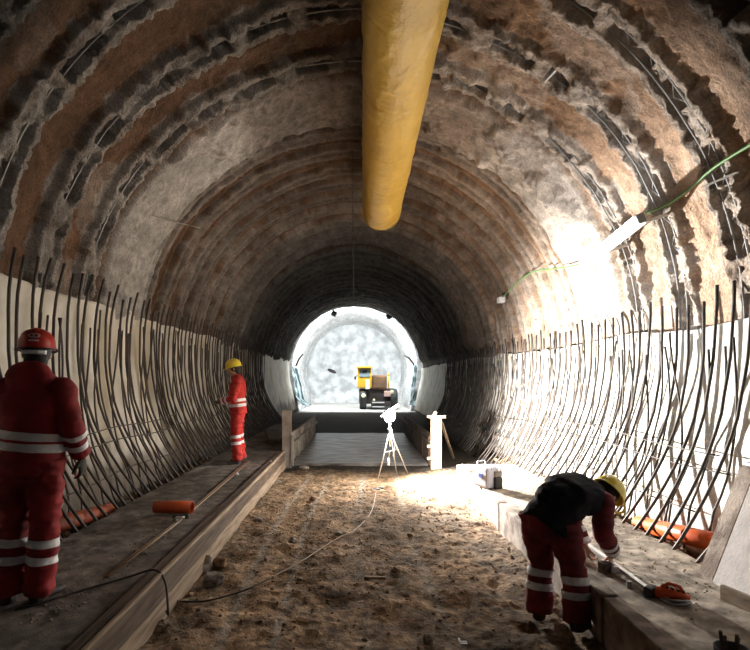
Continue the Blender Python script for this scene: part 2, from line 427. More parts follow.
# ledges left and right
def ledge(sgn, x_in, x_out, y0, y1, name, label, colr, col2):
    Xs = np.linspace(x_in, x_out, 60); Ys = np.arange(y0, y1, .025)
    XX, YY = np.meshgrid(Xs, Ys)
    Z = LEDGE+.006*fbm(XX*3, YY*3, 0, 4, 500+int(sgn))+.004*fbm(XX*18, YY*18, 0, 2, 510)
    edge = (Xs[0], Xs[-1])
    P = np.stack([XX, YY, Z], -1)
    # skirts
    def skirt(P, j):
        s = P[:, j:j+1].copy(); s[..., 2] = -.02; return s
    P = np.concatenate([skirt(P, 0), P, skirt(P, -1)], 1)
    f = P[:1].copy(); f[..., 2] = -.02; b = P[-1:].copy(); b[..., 2] = -.02
    P = np.concatenate([f, P, b], 0)
    n1 = fbm(P[..., 0]*1.5, P[..., 1]*1.2, 0, 4, 520); n2 = fbm(P[..., 0]*8, P[..., 1]*8, 0, 3, 530)
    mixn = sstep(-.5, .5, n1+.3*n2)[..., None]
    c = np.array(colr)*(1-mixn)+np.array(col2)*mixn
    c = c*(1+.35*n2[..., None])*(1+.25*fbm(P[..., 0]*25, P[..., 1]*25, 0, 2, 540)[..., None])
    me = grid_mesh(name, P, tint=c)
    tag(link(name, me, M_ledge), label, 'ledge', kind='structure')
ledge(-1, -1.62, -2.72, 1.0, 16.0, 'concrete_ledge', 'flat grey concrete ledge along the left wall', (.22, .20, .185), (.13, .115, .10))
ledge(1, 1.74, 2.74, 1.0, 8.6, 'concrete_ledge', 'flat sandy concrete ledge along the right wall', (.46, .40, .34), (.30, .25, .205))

# loose rubble in the gap behind the ledges
def rubble_strip(sgn, label):
    mb = MB()
    for i in range(520):
        y = random.uniform(3.6, 10); x = sgn*random.uniform(2.78, 3.02); r = random.uniform(.02, .05)
        z = random.uniform(.02, .2)+.1*(abs(x)-2.76)
        mb.ball((x+.05-.0125*y, y, z), r, (1, random.uniform(.6, 1.3), random.uniform(.5, .9)), Matrix.Rotation(random.random()*6, 4, 'Z'), 1)
    o = mb.build('rubble', M_stoneb, None); tag(centred(o), label, 'rubble', kind='stuff')
rubble_strip(-1, 'dark broken rubble in the gap behind the left ledge')
rubble_strip(1, 'pale broken rubble in the gap behind the right ledge')

# gravel crumbs
def gravel(name, label, n, fx, fz, m, rr=(.004, .016)):
    mb = MB()
    for i in range(n):
        x, y = fx(); r = random.uniform(*rr)
        mb.ball((x, y, fz(x, y)+r*.3), r, (1, random.uniform(.6, 1.2), random.uniform(.5, .8)), Matrix.Rotation(random.random()*6, 4, 'Z'), 1)
    o = mb.build(name, m, None); tag(centred(o), label, 'gravel', kind='stuff')
gh = lambda x, y: float(ground_h(np.array(x), np.array(y)))
gravel('gravel', 'small stones and crumbs strewn over the dirt floor', 1300, lambda: (random.uniform(-1.5, 1.6), random.uniform(2.8, 9)), gh, M_stoneb, (.004, .018))
def spill(): 
    y = random.uniform(3.0, 4.9); return (-1.87+.08*random.gauss(0, 1)-.12*max(0, 3.9-y), y)
gravel('gravel', 'crumbs of grit spilt along the metal rods on the left ledge', 260, spill, lambda x, y: LEDGE, M_stone, (.004, .013))
gravel('gravel', 'grit scattered over the right ledge', 420, lambda: (random.uniform(1.8, 2.7), random.uniform(3.0, 7)), lambda x, y: LEDGE, M_stoneb, (.003, .011))

# wet screed between forms
def screed():
    Xs = np.linspace(-1.40, 1.40, 60); Ys = np.linspace(10.25, 16, 100)
    XX, YY = np.meshgrid(Xs, Ys); Z = .035+.008*fbm(XX*2, YY*3, 0, 4, 600)
    Z[0] = -.05
    tag(link('screed_slab', grid_mesh('screed_slab', np.stack([XX, YY, Z], -1)), M_wet), 'flat wet grey screed between the two timber forms', 'floor slab', kind='structure')
screed()

# ------------------------------------------------------------------ white sheets
def sheet(sgn):
    Ys = np.arange(2.2, 27.6, .06); v = np.linspace(0, 1, 70)
    VV, YY = np.meshgrid(v, Ys)
    top = (2.80 if sgn < 0 else 2.36)+.05*vnoise(YY*.9, 3, sgn, 700)+.02*vnoise(YY*4, 1, sgn, 701)
    if sgn < 0: top = top+.04*sstep(8, 4, YY)
    else: top = top+.0*YY
    zb = .12; Z = zb+(top-zb)*VV
    inset = .10+.035*fbm(YY*1.6, VV*.9, sgn, 3, 710)+.012*vnoise(YY*7, VV*2, sgn, 712)
    zz = np.clip((Z-ZC)/(R0-inset), -1, 1); xc = (R0-inset)*np.sqrt(1-zz**2)
    low = np.clip((1.3-Z)/1.3, 0, None); xl = (3.50-inset)-.24*low
    X = np.where(Z < 1.3, np.maximum(xc, xl), xc)
    X = cx(YY)+sgn*X
    P = np.stack([X, YY, Z], -1)
    n1 = fbm(YY*.7, Z*.8, sgn, 4, 720); st = sstep(.15, .8, fbm(YY*3.2, Z*.5, 4+sgn, 3, 730))
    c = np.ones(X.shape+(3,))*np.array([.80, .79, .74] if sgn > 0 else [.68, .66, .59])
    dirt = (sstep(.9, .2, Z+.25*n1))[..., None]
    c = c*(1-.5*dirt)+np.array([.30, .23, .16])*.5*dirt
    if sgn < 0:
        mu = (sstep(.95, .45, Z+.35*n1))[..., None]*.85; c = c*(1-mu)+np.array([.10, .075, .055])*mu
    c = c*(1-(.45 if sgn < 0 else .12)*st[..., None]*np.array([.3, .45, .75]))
    c = c*(1+.06*n1[..., None])
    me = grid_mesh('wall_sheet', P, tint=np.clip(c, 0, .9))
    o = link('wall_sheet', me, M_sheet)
    tag(o, 'long %s sheet hung along the foot of the %s wall' % (('stained white', 'left') if sgn < 0 else ('clean white', 'right')), 'sheet')
    s = o.modifiers.new('thick', 'SOLIDIFY'); s.thickness = .006
sheet(-1); sheet(1)

# ------------------------------------------------------------------ reinforcing bars
def bar_profile(sgn, z, inset):
    zz = max(-1, min(1, (z-ZC)/(R0-inset)))
    x = (R0-inset)*math.sqrt(1-zz*zz)
    return x
def front_bar(sgn, v, ztop, z0=LEDGE-.06):
    r = random.Random(v*7+sgn); pts = []
    n = 14; wy = r.uniform(-.06, .06); kx = r.uniform(-.03, .03); bend = r.uniform(.02, .1)
    for i in range(n+1):
        t = i/n; z = z0+(ztop-z0)*t
        xw = bar_profile(sgn, z, .24)
        u = min(1, (z-z0)/1.75); x = min(xw if z > 1.5 else 9, 3.41-.75*(1-u)**1.9)
        y = wy*math.sin(t*3.1)+bend*(t-.5)*.6
        pts.append((sgn*(x+kx*math.sin(t*PI)), y, z))
    mb = MB(); mb.tube(pts, .0155, 6)
    return mb.mesh('reinforcing_bar')
def rear_bar(sgn, v, ztop):
    r = random.Random(v*13+sgn+99); pts = []; n = 14
    lean = r.uniform(.05, .42); ph = r.uniform(0, 6); curl = r.uniform(-.12, .12)
    z0 = .20
    for i in range(n+1):
        t = i/n; z = z0+(ztop-z0)*t
        u = min(1, (z-z0)/1.5)
        x = 3.37-.42*(1-u)**1.7+.012*math.sin(ph+5*t)-.04*math.exp(-((z-.6)/.16)**2)
        y = lean*(t-.35)+curl*math.sin(t*PI*1.6)+.02*math.sin(t*7+ph)*max(0, .6-t)
        pts.append((sgn*x, y, z))
    mb = MB(); mb.tube(pts, .012, 6)
    return mb.mesh('reinforcing_bar')
for sgn, zt1, zt2, side in ((-1, 3.02, 2.55, 'left'), (1, 2.62, 2.2, 'right')):
    V = 9
    fm = [front_bar(sgn, v, zt1+random.uniform(-.10, .10)) for v in range(V)]
    fm2 = [front_bar(sgn, v+30, zt1+random.uniform(-.12, .1), .02) for v in range(V)] if sgn > 0 else fm
    rm = [rear_bar(sgn, v, zt2+random.uniform(-.15, .15)) for v in range(V)]
    for me in fm+rm+(fm2 if sgn > 0 else []):
        if not me.materials: me.materials.append(M_bar)
        me.polygons.foreach_set('use_smooth', [True]*len(me.polygons))
    y = 4.35 if sgn < 0 else 4.05; k = 0
    while y < 18.6 and k < 75:
        use = fm2 if (sgn > 0 and y > 8.6) else fm
        o = bpy.data.objects.new('reinforcing_bar', use[random.randrange(V)]); COL.objects.link(o)
        o.location = (float(cx(y)), y, 0); o.rotation_euler = (0, 0, random.uniform(-.01, .01))
        tag(o, 'tall dark steel bar standing in the front row beside the %s ledge' % side, 'reinforcing bar', 'front row of steel bars on the %s side' % side)
        y += random.uniform(.19, .25) if y < 12 else random.uniform(.17, .22); k += 1
    y = 4.45 if sgn < 0 else 4.15; k = 0
    while y < 18.6 and k < 74:
        o = bpy.data.objects.new('reinforcing_bar', rm[random.randrange(V)]); COL.objects.link(o)
        o.location = (float(cx(y)), y, 0)
        if random.random() < .35: o.scale = (1, -1, 1)
        tag(o, 'shorter curved steel bar in the back row against the %s wall sheet' % side, 'reinforcing bar', 'back row of steel bars on the %s side' % side)
        y += random.uniform(.19, .25) if y < 12 else random.uniform(.17, .22); k += 1
def long_bar(sgn, z, x, y0, y1, label, grp, slope=0):
    pts = [(float(cx(y))+sgn*(x+.015*math.sin(y*3)), y, z+.02*math.sin(y*2.2)+slope*(y-y0)) for y in np.arange(y0, y1, .25)]
    single(MB().tube(pts, .008, 6), 'tie_bar', M_bar, label, 'reinforcing bar', grp, smooth=True)
for sgn, side in ((-1, 'left'), (1, 'right')):
    long_bar(sgn, .62, 2.97, 4.4, 17, 'lowest level steel bar running along the %s row of upright bars' % side, None)
    long_bar(sgn, .98, 3.12, 4.2, 13, 'level steel bar tied at hip height along the %s row of upright bars' % side, None)
    long_bar(sgn, 1.12, 3.16, 4.4, 9, 'short uppermost level steel bar tied to the %s row of upright bars' % side, None, .01)

# ------------------------------------------------------------------ yellow duct
def duct():
    root = empty('ventilation_duct', (0.42, 4, 5.03)); tag(root, 'long yellow fabric ventilation duct hanging under the roof', 'air duct')
    Ys = np.linspace(-2.5, 10.0, 520); ph = np.linspace(0, 2*PI, 97)
    PH, YY = np.meshgrid(ph, Ys)
    cxx = .385+.004*YY; czz = CAM_Z+3.35
    seam = 1-.018*np.exp(-((np.mod(YY, 1.25)-.6)/.03)**2)
    u = np.cos(PH); v = np.sin(PH)
    cr = fbm(u*3+YY*1.5, v*3, YY*3.2, 3, 801)
    cr2 = 1-np.abs(fbm(u*2.2+YY*2.5, v*2.2, YY*2.6, 2, 805))*2
    r = .382*seam+.004*cr+.013*np.clip(cr2-.6, 0, 1)/.4*np.clip(.5+vnoise(u, v, YY, 811), 0, 1)-.012*sstep(9.9, 10, YY)
    X = cxx+r*u*.98; Z = czz+r*v*1.02
    P = np.stack([X, YY, Z], -1); P[:, -1] = P[:, 0]
    me = grid_mesh('duct_tube', P-np.array(root.location))
    o = link('duct_tube', me, M_duct, root); s = o.modifiers.new('t', 'SOLIDIFY'); s.thickness = .004; s.offset = 0
    rimp = [(.425+.383*math.cos(a), 10.0, czz+.390*math.sin(a)) for a in np.linspace(0, 2*PI, 49)]
    MB().tube(rimp, .010, 8, False).build('duct_rim', M_duct, root, True)
    for k in range(5): pass
    for y in (1.2, 3.7, 6.2, 8.7):
        x = .385+.004*y; n = []
        t = MB().tube([(x, y, czz+.38), (x-.02, y, CAM_Z+4.2)], .006, 6); t.build('hanger', M_cable, root)
duct()

# ------------------------------------------------------------------ fluorescent lamp
def fluoro(p0, p1, name, label):
    p0, p1 = Vector(p0), Vector(p1); mid = (p0+p1)/2
    root = empty(name, mid); tag(root, label, 'lamp')
    d = (p1-p0).normalized(); inward = (Vector((0, mid.y, ZC))-mid); inward = (inward-d*inward.dot(d)).normalized()
    a, b = p0+inward*.06, p1+inward*.06
    MB().tube([a, b], .055, 16).build('tube', M_tubelamp, root, True)
    MB().beam(p0-d*.04-inward*.012, p1+d*.04-inward*.012, .12, .04, inward, .008).build('lamp_base', M_white, root)
    for q, s in ((p0, -1), (p1, 1)):
        MB().beam(q+inward*.045+d*s*.005, q+inward*.045+d*s*.07, .10, .085, inward, .01).build('end_cap', M_grey, root)
    for q in (p0+d*.2, p1-d*.2):
        MB().beam(q-inward*.03, q-inward*.46, .03, .03, d).build('bracket', M_steel, root)
    return root
P0 = wall_hit(588, 262, .50); P1 = wall_hit(642, 219, .50)
fluoro(P0, P1, 'fluorescent_lamp', 'lit fluorescent tube lamp fixed on the right side of the vault')
# small unlit box lamp further along
c = wall_hit(501, 300, .12)
root = empty('junction_box', c); tag(root, 'small grey-white box on the right vault where the cable ends', 'junction box')
MB().box(c, (.14, .22, .12), None, .015).build('box_body', M_white, root)
MB().box(c+Vector((.06, 0, .05)), (.1, .05, .12)).build('bracket', M_steel, root)

def cable(name, pts, r, m, label, cat='cable', n=12):
    P = [Vector(p) for p in pts]; out = []
    for i in range(len(P)-1):
        a, b = P[i], P[i+1]; a0 = P[max(i-1, 0)]; b1 = P[min(i+2, len(P)-1)]
        for k in range(n):
            t = k/n
            out.append(.5*((2*a)+(b-a0)*t+(2*a0-5*a+4*b-b1)*t*t+(3*a-a0-3*b+b1)*t**3))
    out.append(P[-1])
    return single(MB().tube(out, r, 6), name, m, label, cat, smooth=True)
cable('cable', [wall_hit(px, py, .17) for px, py in ((790, 122), (750, 145), (715, 167), (690, 188), (668, 204), (644, 214))], .014, M_cableG, 'green cable running from the lit tube lamp to the right edge')
cable('cable', [wall_hit(px, py, .17) for px, py in ((588, 261), (572, 266), (552, 269), (536, 271), (520, 280), (503, 297))], .012, M_cableG, 'green cable sagging from the lit tube lamp to the wall box')
single(MB().tube([at(352.5, 150, 9), at(353, 220, 9), at(353.5, 300, 9)], .006, 6), 'hanging_wire', M_cable, 'thin dark wire hanging straight down from the crown beyond the duct', 'wire', smooth=True)
# bits of steel wire and straps sticking out of the rings
for (px, py, qx, qy, lb) in ((703, 187, 738, 172, 'thin steel strip across the slotted ring by the green cable'),
                            (545, 82, 556, 70, 'short bent steel wires poking from the ring high on the right'),
                            (150, 216, 200, 228, 'pale bent steel strip lying across the smooth grey left panel')):
    a, b = wall_hit(px, py, .14), wall_hit(qx, qy, .14)
    single(MB().beam(a, b, .02, .012), 'steel_strip', M_steel, lb, 'steel strip')

# ------------------------------------------------------------------ kerbs, forms
def kerbs():
    root = empty('timber_kerb', (-1.56, 6, 0)); tag(root, 'long weathered timber kerb edging the left ledge', 'kerb')
    mb = MB(); mb.beam((-1.51, 1.2, .17), (-1.565, 10.0, .17), .13, .35, (0, 0, 1), .012)
    mb.build('kerb_beam', M_wood, root)
    MB().beam((-1.455, 1.2, .075), (-1.505, 10.0, .075), .035, .17, (0, 0, 1), .006).build('lower_board', M_wood2, root)
    MB().beam((-1.462, 1.2, .335), (-1.512, 10.0, .335), .03, .045, (0, 0, 1), .006).build('edge_batten', M_wood2, root)
    ys = [(1.5, 3.37), (3.40, 5.9), (5.92, 8.5)]
    labs = ['concrete kerb block nearest the viewer on the right, with a dark wedge of stain', 'concrete kerb block beside the bending worker on the right', 'brightly lit farthest concrete kerb block on the right']
    for (a, b), lb in zip(ys, labs):
        single(MB().beam((1.70, a, .15), (1.70, b, .15), .12, .35, (0, 0, 1), .014), 'kerb_block', M_conc, lb, 'kerb block')
kerbs()

# left form
p = empty('shuttering', (-1.45, 10.2, 0)); tag(p, 'grey board form on edge along the left of the screed', 'formwork')
MB().beam((-1.47, 10.15, .30), (-1.42, 15.8, .28), .04, .66, (0, 0, 1), .005).build('board', M_form, p)
for y in (10.5, 11.6, 12.7, 13.8, 14.9):
    MB().box((-1.42+.004, y, .31), (.05, .07, .6)).build('batten', M_form, p)
MB().beam((-1.415, 10.15, .42), (-1.37, 15.8, .40), .05, .06).build('rail', M_form, p)
p = empty('formwork_post', (-1.47, 10.05, 0)); tag(p, 'upright pale grey post at the end of the left form', 'post')
MB().box((-1.47, 10.05, .57), (.19, .06, 1.16), None, .008).build('plank', M_form, p)
MB().box((-1.36, 10.02, .35), (.05, .05, .62), None, .004).build('side_batten', M_form, p)
# right form
p = empty('shuttering', (1.47, 10.2, 0)); tag(p, 'brown board form on edge along the right of the screed', 'formwork')
MB().beam((1.47, 9.95, .31), (1.42, 15.8, .28), .04, .68, (0, 0, 1), .005).build('board', M_wood, p)
for y in (10.3, 11.4, 12.5, 13.6, 14.7):
    MB().box((1.43, y, .31), (.05, .07, .6)).build('batten', M_wood, p)
MB().beam((1.425, 9.95, .5), (1.37, 15.8, .46), .05, .06).build('rail', M_wood, p)
p = empty('formwork_post', (1.49, 9.85, 0)); tag(p, 'upright floodlit plank post with a short crosspiece on top', 'post')
MB().box((1.50, 9.85, .50), (.21, .06, 1.02), None, .008).build('plank', M_wood2, p)
MB().box((1.50, 9.83, 1.04), (.36, .09, .05), None, .006).build('crosspiece', M_wood2, p)
MB().box((1.47, 9.83, 1.10), (.06, .05, .09), Matrix.Rotation(.5, 4, 'Y'), .006).build('top_block', M_wood2, p)
for z in (.22, .46): MB().box((1.37, 9.83, z), (.1, .07, .05), None, .004).build('clamp', M_wood2, p)
single(MB().beam((1.62, 9.95, .92), (2.05, 11.0, .04), .05, .03), 'brace', M_wood2, 'slanting wooden brace behind the floodlit post', 'brace')
# loose debris behind left form
single(MB().beam((-1.9, 11.2, .38), (-2.4, 13.5, .38), .3, .1, (0, 0, 1), .02), 'timber_stack', M_wood, 'dark timbers lying on the ledge behind the left form', 'timber')

# ------------------------------------------------------------------ work light
def work_light():
    base = Vector((.52, 8.75, 0)); root = empty('work_light', base); tag(root, 'blazing floodlight on a thin steel tripod in mid tunnel', 'work light')
    hub = base+Vector((.0, 0, .88))
    feet = [on_plane(377, 483, .01), on_plane(408, 474, .01), base+Vector((.16, .42, .01))]
    for f in feet:
        leg = MB().tube([hub+(f-hub)*.02, f], .010, 8).build('leg', M_steel, root, True)
    MB().tube([hub-Vector((0, 0, .28)), hub+Vector((0, 0, .12))], .013, 8).build('pole', M_steel, root, True)
    mid = [hub+(f-hub)*.42 for f in feet]
    MB().tube([mid[0], mid[1]], .006, 6).tube([mid[1], mid[2]], .006, 6).tube([mid[2], mid[0]], .006, 6).build('spreader', M_steel, root)
    MB().lathe(hub+Vector((0, 0, -.03)), (0, 0, 1), [(0, .03), (.06, .035), (.08, .02)], 12, True).build('collar', M_grey, root)
    c = hub+Vector((0, .03, .26))
    aim = Vector((.50, -.85, -.12)).normalized()
    # open-fronted housing facing the right wall
    up = Vector((0, 0, 1)); s = aim.cross(up).normalized(); u = s.cross(aim)
    R = Matrix((s, aim, u)).transposed().to_4x4()
    hh = MB().lathe(c-aim*.11, aim, [(0, .0), (0, .05), (.04, .10), (.12, .125), (.12, .118), (.045, .092), (.01, .04), (.01, 0)], 28).build('lamp_housing', M_grey, root, True)
    MB().tube([hub+Vector((0, 0, .1)), c-aim*.08-u*.1], .008, 6).build('yoke', M_grey, root)
    MB().ball(c+aim*.03, .085, (1.0, .8, 1.2), None, 3).build('bulb', M_bulb, root, True)
    nn = Vector((.56, -.23, -.79)).normalized(); e1 = nn.cross(Vector((0, 1, 0))).normalized(); e2 = nn.cross(e1)
    RR = Matrix((e1, e2, nn)).transposed().to_4x4()
    MB().box(c+aim*.15-nn*.135, (.38, .38, .006), RR, .002).build('added_flap', M_black, root)  # plate added to cut the flood along a slanted edge
    MB().tube([c-aim*.05+Vector((0, 0, .08)), c+aim*.0-nn*.135], .008, 6).build('added_flap_arm', M_grey, root)
    # hanging plug
    MB().tube([hub+Vector((.02, -.02, .05)), hub+Vector((.09, -.03, -.25)), hub+Vector((.06, -.02, -.45)), hub+Vector((.0, -.02, -.35)), hub+Vector((-.02, -.02, -.5))], .007, 6).build('lead', M_cableW, root, True)
    MB().tube([hub+Vector((-.02, -.02, -.48)), hub+Vector((-.025, -.02, -.60))], [.018, .024], 10).build('plug', M_white, root, True)
    L = bpy.data.lights.new('flood', 'SPOT'); L.energy = 4000; L.color = (1, .96, .90); L.spot_size = math.radians(152); L.spot_blend = .55; L.shadow_soft_size = .05
    lo = bpy.data.objects.new('flood_beam', L); COL.objects.link(lo); lo.location = c+aim*.17-nn*.10
    lo.rotation_euler = Vector((.95, -.16, -.20)).normalized().to_track_quat('-Z', 'Y').to_euler(); lo['kind'] = 'helper'
    L = bpy.data.lights.new('bulb_light', 'POINT'); L.energy = 330; L.color = (1, .96, .90); L.shadow_soft_size = .06
    lo = bpy.data.objects.new('bulb_light', L); COL.objects.link(lo); lo.location = c+aim*.12; lo['kind'] = 'helper'
work_light()
single(MB().ball(on_plane(376, 489, .02), .06, (1.3, 1, .35)).ball(on_plane(381, 488, .02), .04, (1.3, 1, .5)), 'cable_coil', M_cable, 'small dark tangle of cable on the dirt before the tripod', 'cable')

# ------------------------------------------------------------------ far chamber: lamps, loader, tarps
for (px, py, lb) in ((334, 311, 'dark square floodlight on the roof rim, left one over the bright chamber'), (389, 314, 'dark square floodlight on the roof rim, right one over the bright chamber')):
    Y = 27.0; c = at(px, py+2.5, Y); root = empty('roof_floodlight', c); tag(root, lb, 'floodlight')
    R = Matrix.Rotation(-.5, 4, 'X') @ Matrix.Rotation(.4 if px < 360 else -.4, 4, 'Y')
    MB().box(c, (.26, .2, .26), R, .02).build('lamp_housing', M_black, root)
    MB().box(c+Vector((0, .13, -.02)), (.22, .02, .2), R).build('lamp_glass', M_lamphead, root)
    MB().beam(c+Vector((0, 0, .12)), c+Vector((.04 if px > 360 else -.04, 0, .34)), .04, .04, (0, 1, 0)).build('bracket', M_grey, root)
    L = bpy.data.lights.new('chamber_lamp', 'AREA'); L.energy = 520; L.size = .3; L.color = (.93, .98, 1)
    lo = bpy.data.objects.new('chamber_lamp', L); COL.objects.link(lo); lo.location = c+Vector((0, .25, -.08)); lo['kind'] = 'helper'
    lo.rotation_euler = Vector((0, .85, -.45)).to_track_quat('-Z', 'Y').to_euler()
def loader():
    Y = 28.6; gx = at(378, 0, Y).x; root = empty('wheel_loader', (gx, Y, 0)); tag(root, 'yellow wheel loader with brown engine hood parked in the bright chamber', 'loader')
    def P(px, py, dy=0): return at(px, py, Y+dy)
    def bx(name, x0, y0, x1, y1, d0, d1, m, bev=.03, par=root):
        a, b = P(x0, y0), P(x1, y1); c = (a+b)/2; c.y = Y+(d0+d1)/2
        o = MB().box(c, (abs(b.x-a.x), d1-d0, abs(b.z-a.z)), None, bev); return o.build(name, m, par) if par is root else sub(o, name, m, par)
    cab = bx('cab', 357.5, 367.5, 371.5, 388, -.2, 1.2, M_yel, .05)
    bx('cab_window', 359.5, 369, 370, 377, -.23, -.19, M_glass, .01, cab)
    bx('seat_back', 362.5, 370.5, 367, 372.5, -.26, -.235, M_dkm, .01, cab)
    bx('cab_door', 365.5, 379.5, 369.5, 389, -.24, -.19, M_white, .01, cab)
    bx('cab_roof', 356.8, 366.4, 372, 368.2, -.35, 1.3, M_yel, .03, cab)
    bx('engine_hood', 371.5, 375, 387, 389.5, -.1, 2.0, M_brownm, .12)
    bx('chassis', 359, 389, 397, 404, 0, 2.6, M_dkm, .08)
    bx('bumper', 371, 401, 391, 406.5, -.35, 0.1, M_dkm, .03)
    for y0 in (401.8, 406.0): bx('bumper_strip', 372, y0, 384, y0+.9, -.38, -.345, M_white, .005)
    for x0, x1 in ((359.5, 366.5), (390.5, 397.5)):
        a = P(x0, 395); b = P(x1, 395); w = MB()
        w.lathe((a.x, Y+.2, .58), (1, 0, 0), [(0, .2), (0, .5), (.05, .58), (abs(b.x-a.x)-.05, .58), (abs(b.x-a.x), .5), (abs(b.x-a.x), .2)], 28, True)
        w.build('wheel', M_black, root, True)
    for px, py, r in ((363.5, 396.5, .15), (374, 400, .07), (392, 392, .1)):
        MB().ball(P(px, py, -.3), r, (1, .5, 1.1)).build('head_lamp', mat('loader_lamp', (.85, .82, .5), .4), root, True)
    bx('hydraulic_box', 384, 391, 392, 396.5, -.25, .1, mat('pinkish_paint', (.6, .4, .35), .6), .03)
    MB().tube([P(388.5, 388), P(388.5, 376, 0)], .05, 8).ball(P(388.5, 374.5), .08).build('beacon_pole', M_yel, root, True)
    MB().tube([P(357.5, 375), P(355.5, 377.5, -.1)], .025, 6).ball(P(355.2, 378, -.1), .1, (.6, .5, 1.1)).build('side_mirror', M_dkm, root, True)
loader()
def tarp(pts, name, label, m):
    # pts: rows of pixel columns (x,y,Y) top to bottom, interpolated
    rows = np.array([[tuple(at(*q)) for q in r] for r in pts])
    n, k = rows.shape[:2]
    u = np.linspace(0, n-1, 26); v = np.linspace(0, k-1, 18)
    out = np.zeros((26, 18, 3))
    for i, a in enumerate(u):
        i0 = min(int(a), n-2); fa = a-i0
        for j, b in enumerate(v):
            j0 = min(int(b), k-2); fb = b-j0
            out[i, j] = (rows[i0, j0]*(1-fa)+rows[i0+1, j0]*fa)*(1-fb)+(rows[i0, j0+1]*(1-fa)+rows[i0+1, j0+1]*fa)*fb
    A, B = np.meshgrid(np.arange(26), np.arange(18), indexing='ij')
    out[..., 1] += .18*fbm(A*.3, B*.4, 1, 3, 901); out[..., 0] += .06*fbm(A*.35, B*.3, 2, 3, 905)
    o = link(name, grid_mesh(name, out), m); s = o.modifiers.new('t', 'SOLIDIFY'); s.thickness = .02
    return tag(o, label, 'tarp')
tarp([[(291, 362, 27.5), (298, 370, 27.6)], [(292, 378, 27.2), (302, 384, 27.6)], [(295, 396, 27), (305, 400, 27.4)], [(300, 404, 26.6), (310, 407, 27.2)]], 'tarp', 'crumpled pale blue tarp hanging on the left of the bright chamber', M_tarp)
tarp([[(413.5, 366, 27.5), (419, 362, 27.4)], [(412, 380, 27.4), (417, 380, 27.2)], [(410, 396, 27.2), (415, 398, 27)], [(410, 405, 26.8), (417, 406, 26.6)]], 'tarp', 'crumpled pale blue tarp hanging on the right of the bright chamber', M_tarp)
single(MB().tube([at(404, 355, 28), at(409, 358, 28), at(413, 363, 28), at(416, 370, 27.9)], .05, 8), 'hose', M_cable, 'dark hose curving down the right rim of the bright chamber', 'hose', smooth=True)
single(MB().tube([at(303, 354, 28), at(299, 359, 28), at(296, 366, 27.9)], .05, 8), 'hose', M_cable, 'dark hose curving down the left rim of the bright chamber', 'hose', smooth=True)
# ventilation hole / dark crack on face
single(MB().ball(at(332, 371, 37.38), .24, (1.5, .7, .5), Matrix.Rotation(.4, 4, 'Y')), 'rock_lump', M_dkm, 'dark jagged rock lump on the pale far face', 'rock')

# ------------------------------------------------------------------ small things on the left
def pipe(a, b, r, name, label, m, min_, stripe=False):
    a, b = Vector(a), Vector(b); root = empty(name, (a+b)/2); tag(root, label, 'pipe')
    L = (b-a).length
    MB().lathe(a, b-a, [(0, r*.9), (0, r), (L, r), (L, r*.9)], 28).build('outer_wall', m, root, True)
    MB().lathe(a, b-a, [(0, r*.9), (L*.5, r*.88), (L, r*.9)], 28).build('inner_wall', min_, root, True)
    return root
a = on_plane(155, 507, LEDGE+.075); b = on_plane(194, 506, LEDGE+.075)
r_ = pipe(a+Vector((0, .0, 0)), b+Vector((.0, -.06, 0)), .068, 'plastic_pipe', 'short bright orange pipe piece lying across the left ledge', M_orange, M_pipein)
pipe((-2.93, 5.9, .24), (-3.0, 4.45, .42), .085, 'plastic_pipe', 'dirty dark orange pipe lying behind the left upright bars', M_rustpipe, M_rustpipe)
pipe((2.93, 5.25, .27), (3.02, 4.0, .44), .083, 'plastic_pipe', 'bright orange pipe lying behind the right upright bars', M_orange, M_pipein)
t = on_plane(178, 520, LEDGE+.02); root = empty('clamp_tool', t); tag(root, 'black and silver clamp tool lying beside the short orange pipe', 'tool')
MB().box(t+Vector((.0, .08, .015)), (.16, .06, .05), Matrix.Rotation(.3, 4, 'Z'), .015).build('body', M_black, root)
MB().tube([t+Vector((-.05, 0, .0)), t+Vector((0, -.02, .03)), t+Vector((.07, .0, .03))], [.012, .018, .012], 8).tube([t+Vector((0, -.02, .02)), t+Vector((.0, -.06, .0))], .012, 8).build('jaw', M_steel, root, True)
for i, (o1, lb) in enumerate(((0, 'brown metal rod lying along the left ledge beside the kerb'), (.045, 'thinner metal rod lying just wallward of the other on the left ledge'))):
    single(MB().tube([on_plane(108-4*i, 577, LEDGE+.012), on_plane(180, 521, LEDGE+.012)+Vector((-o1*.6, 0, 0)), on_plane(250, 461, LEDGE+.012)+Vector((-o1, 0, 0))], .010-.003*i, 6), 'metal_rod', mat('rusty_rod', (.34, .24, .16), .5, metal=.4), lb, 'rod', smooth=True)
for px, py, lb in ((237, 474, 'tiny white cap on the left ledge nearer of two'), (271, 462, 'tiny white cap on the left ledge farther of two')):
    q = on_plane(px, py, LEDGE+.02); single(MB().ball(q, .025), 'cap', M_white, lb, 'cap', smooth=True)
cable('cable', [on_plane(15, 610, LEDGE+.01), on_plane(50, 600, LEDGE+.012), on_plane(90, 588, LEDGE+.012), on_plane(128, 577, LEDGE+.02), (-1.53, 3.72, .372), (-1.425, 3.66, .30), (-1.38, 3.6, .1), on_plane(168, 602, .03), on_plane(205, 601, .03), on_plane(245, 590, .03), on_plane(270, 578, .03)], .008, M_cable, 'black cable from the left ledge over the kerb onto the dirt')
cable('cable', [on_plane(376, 492, .03), on_plane(371, 512, .035), on_plane(355, 530, .035), on_plane(340, 537, .035), on_plane(322, 548, .035), on_plane(300, 562, .035), on_plane(272, 577, .035)], .006, M_cableW, 'thin pale cable wandering over the dirt from the tripod')

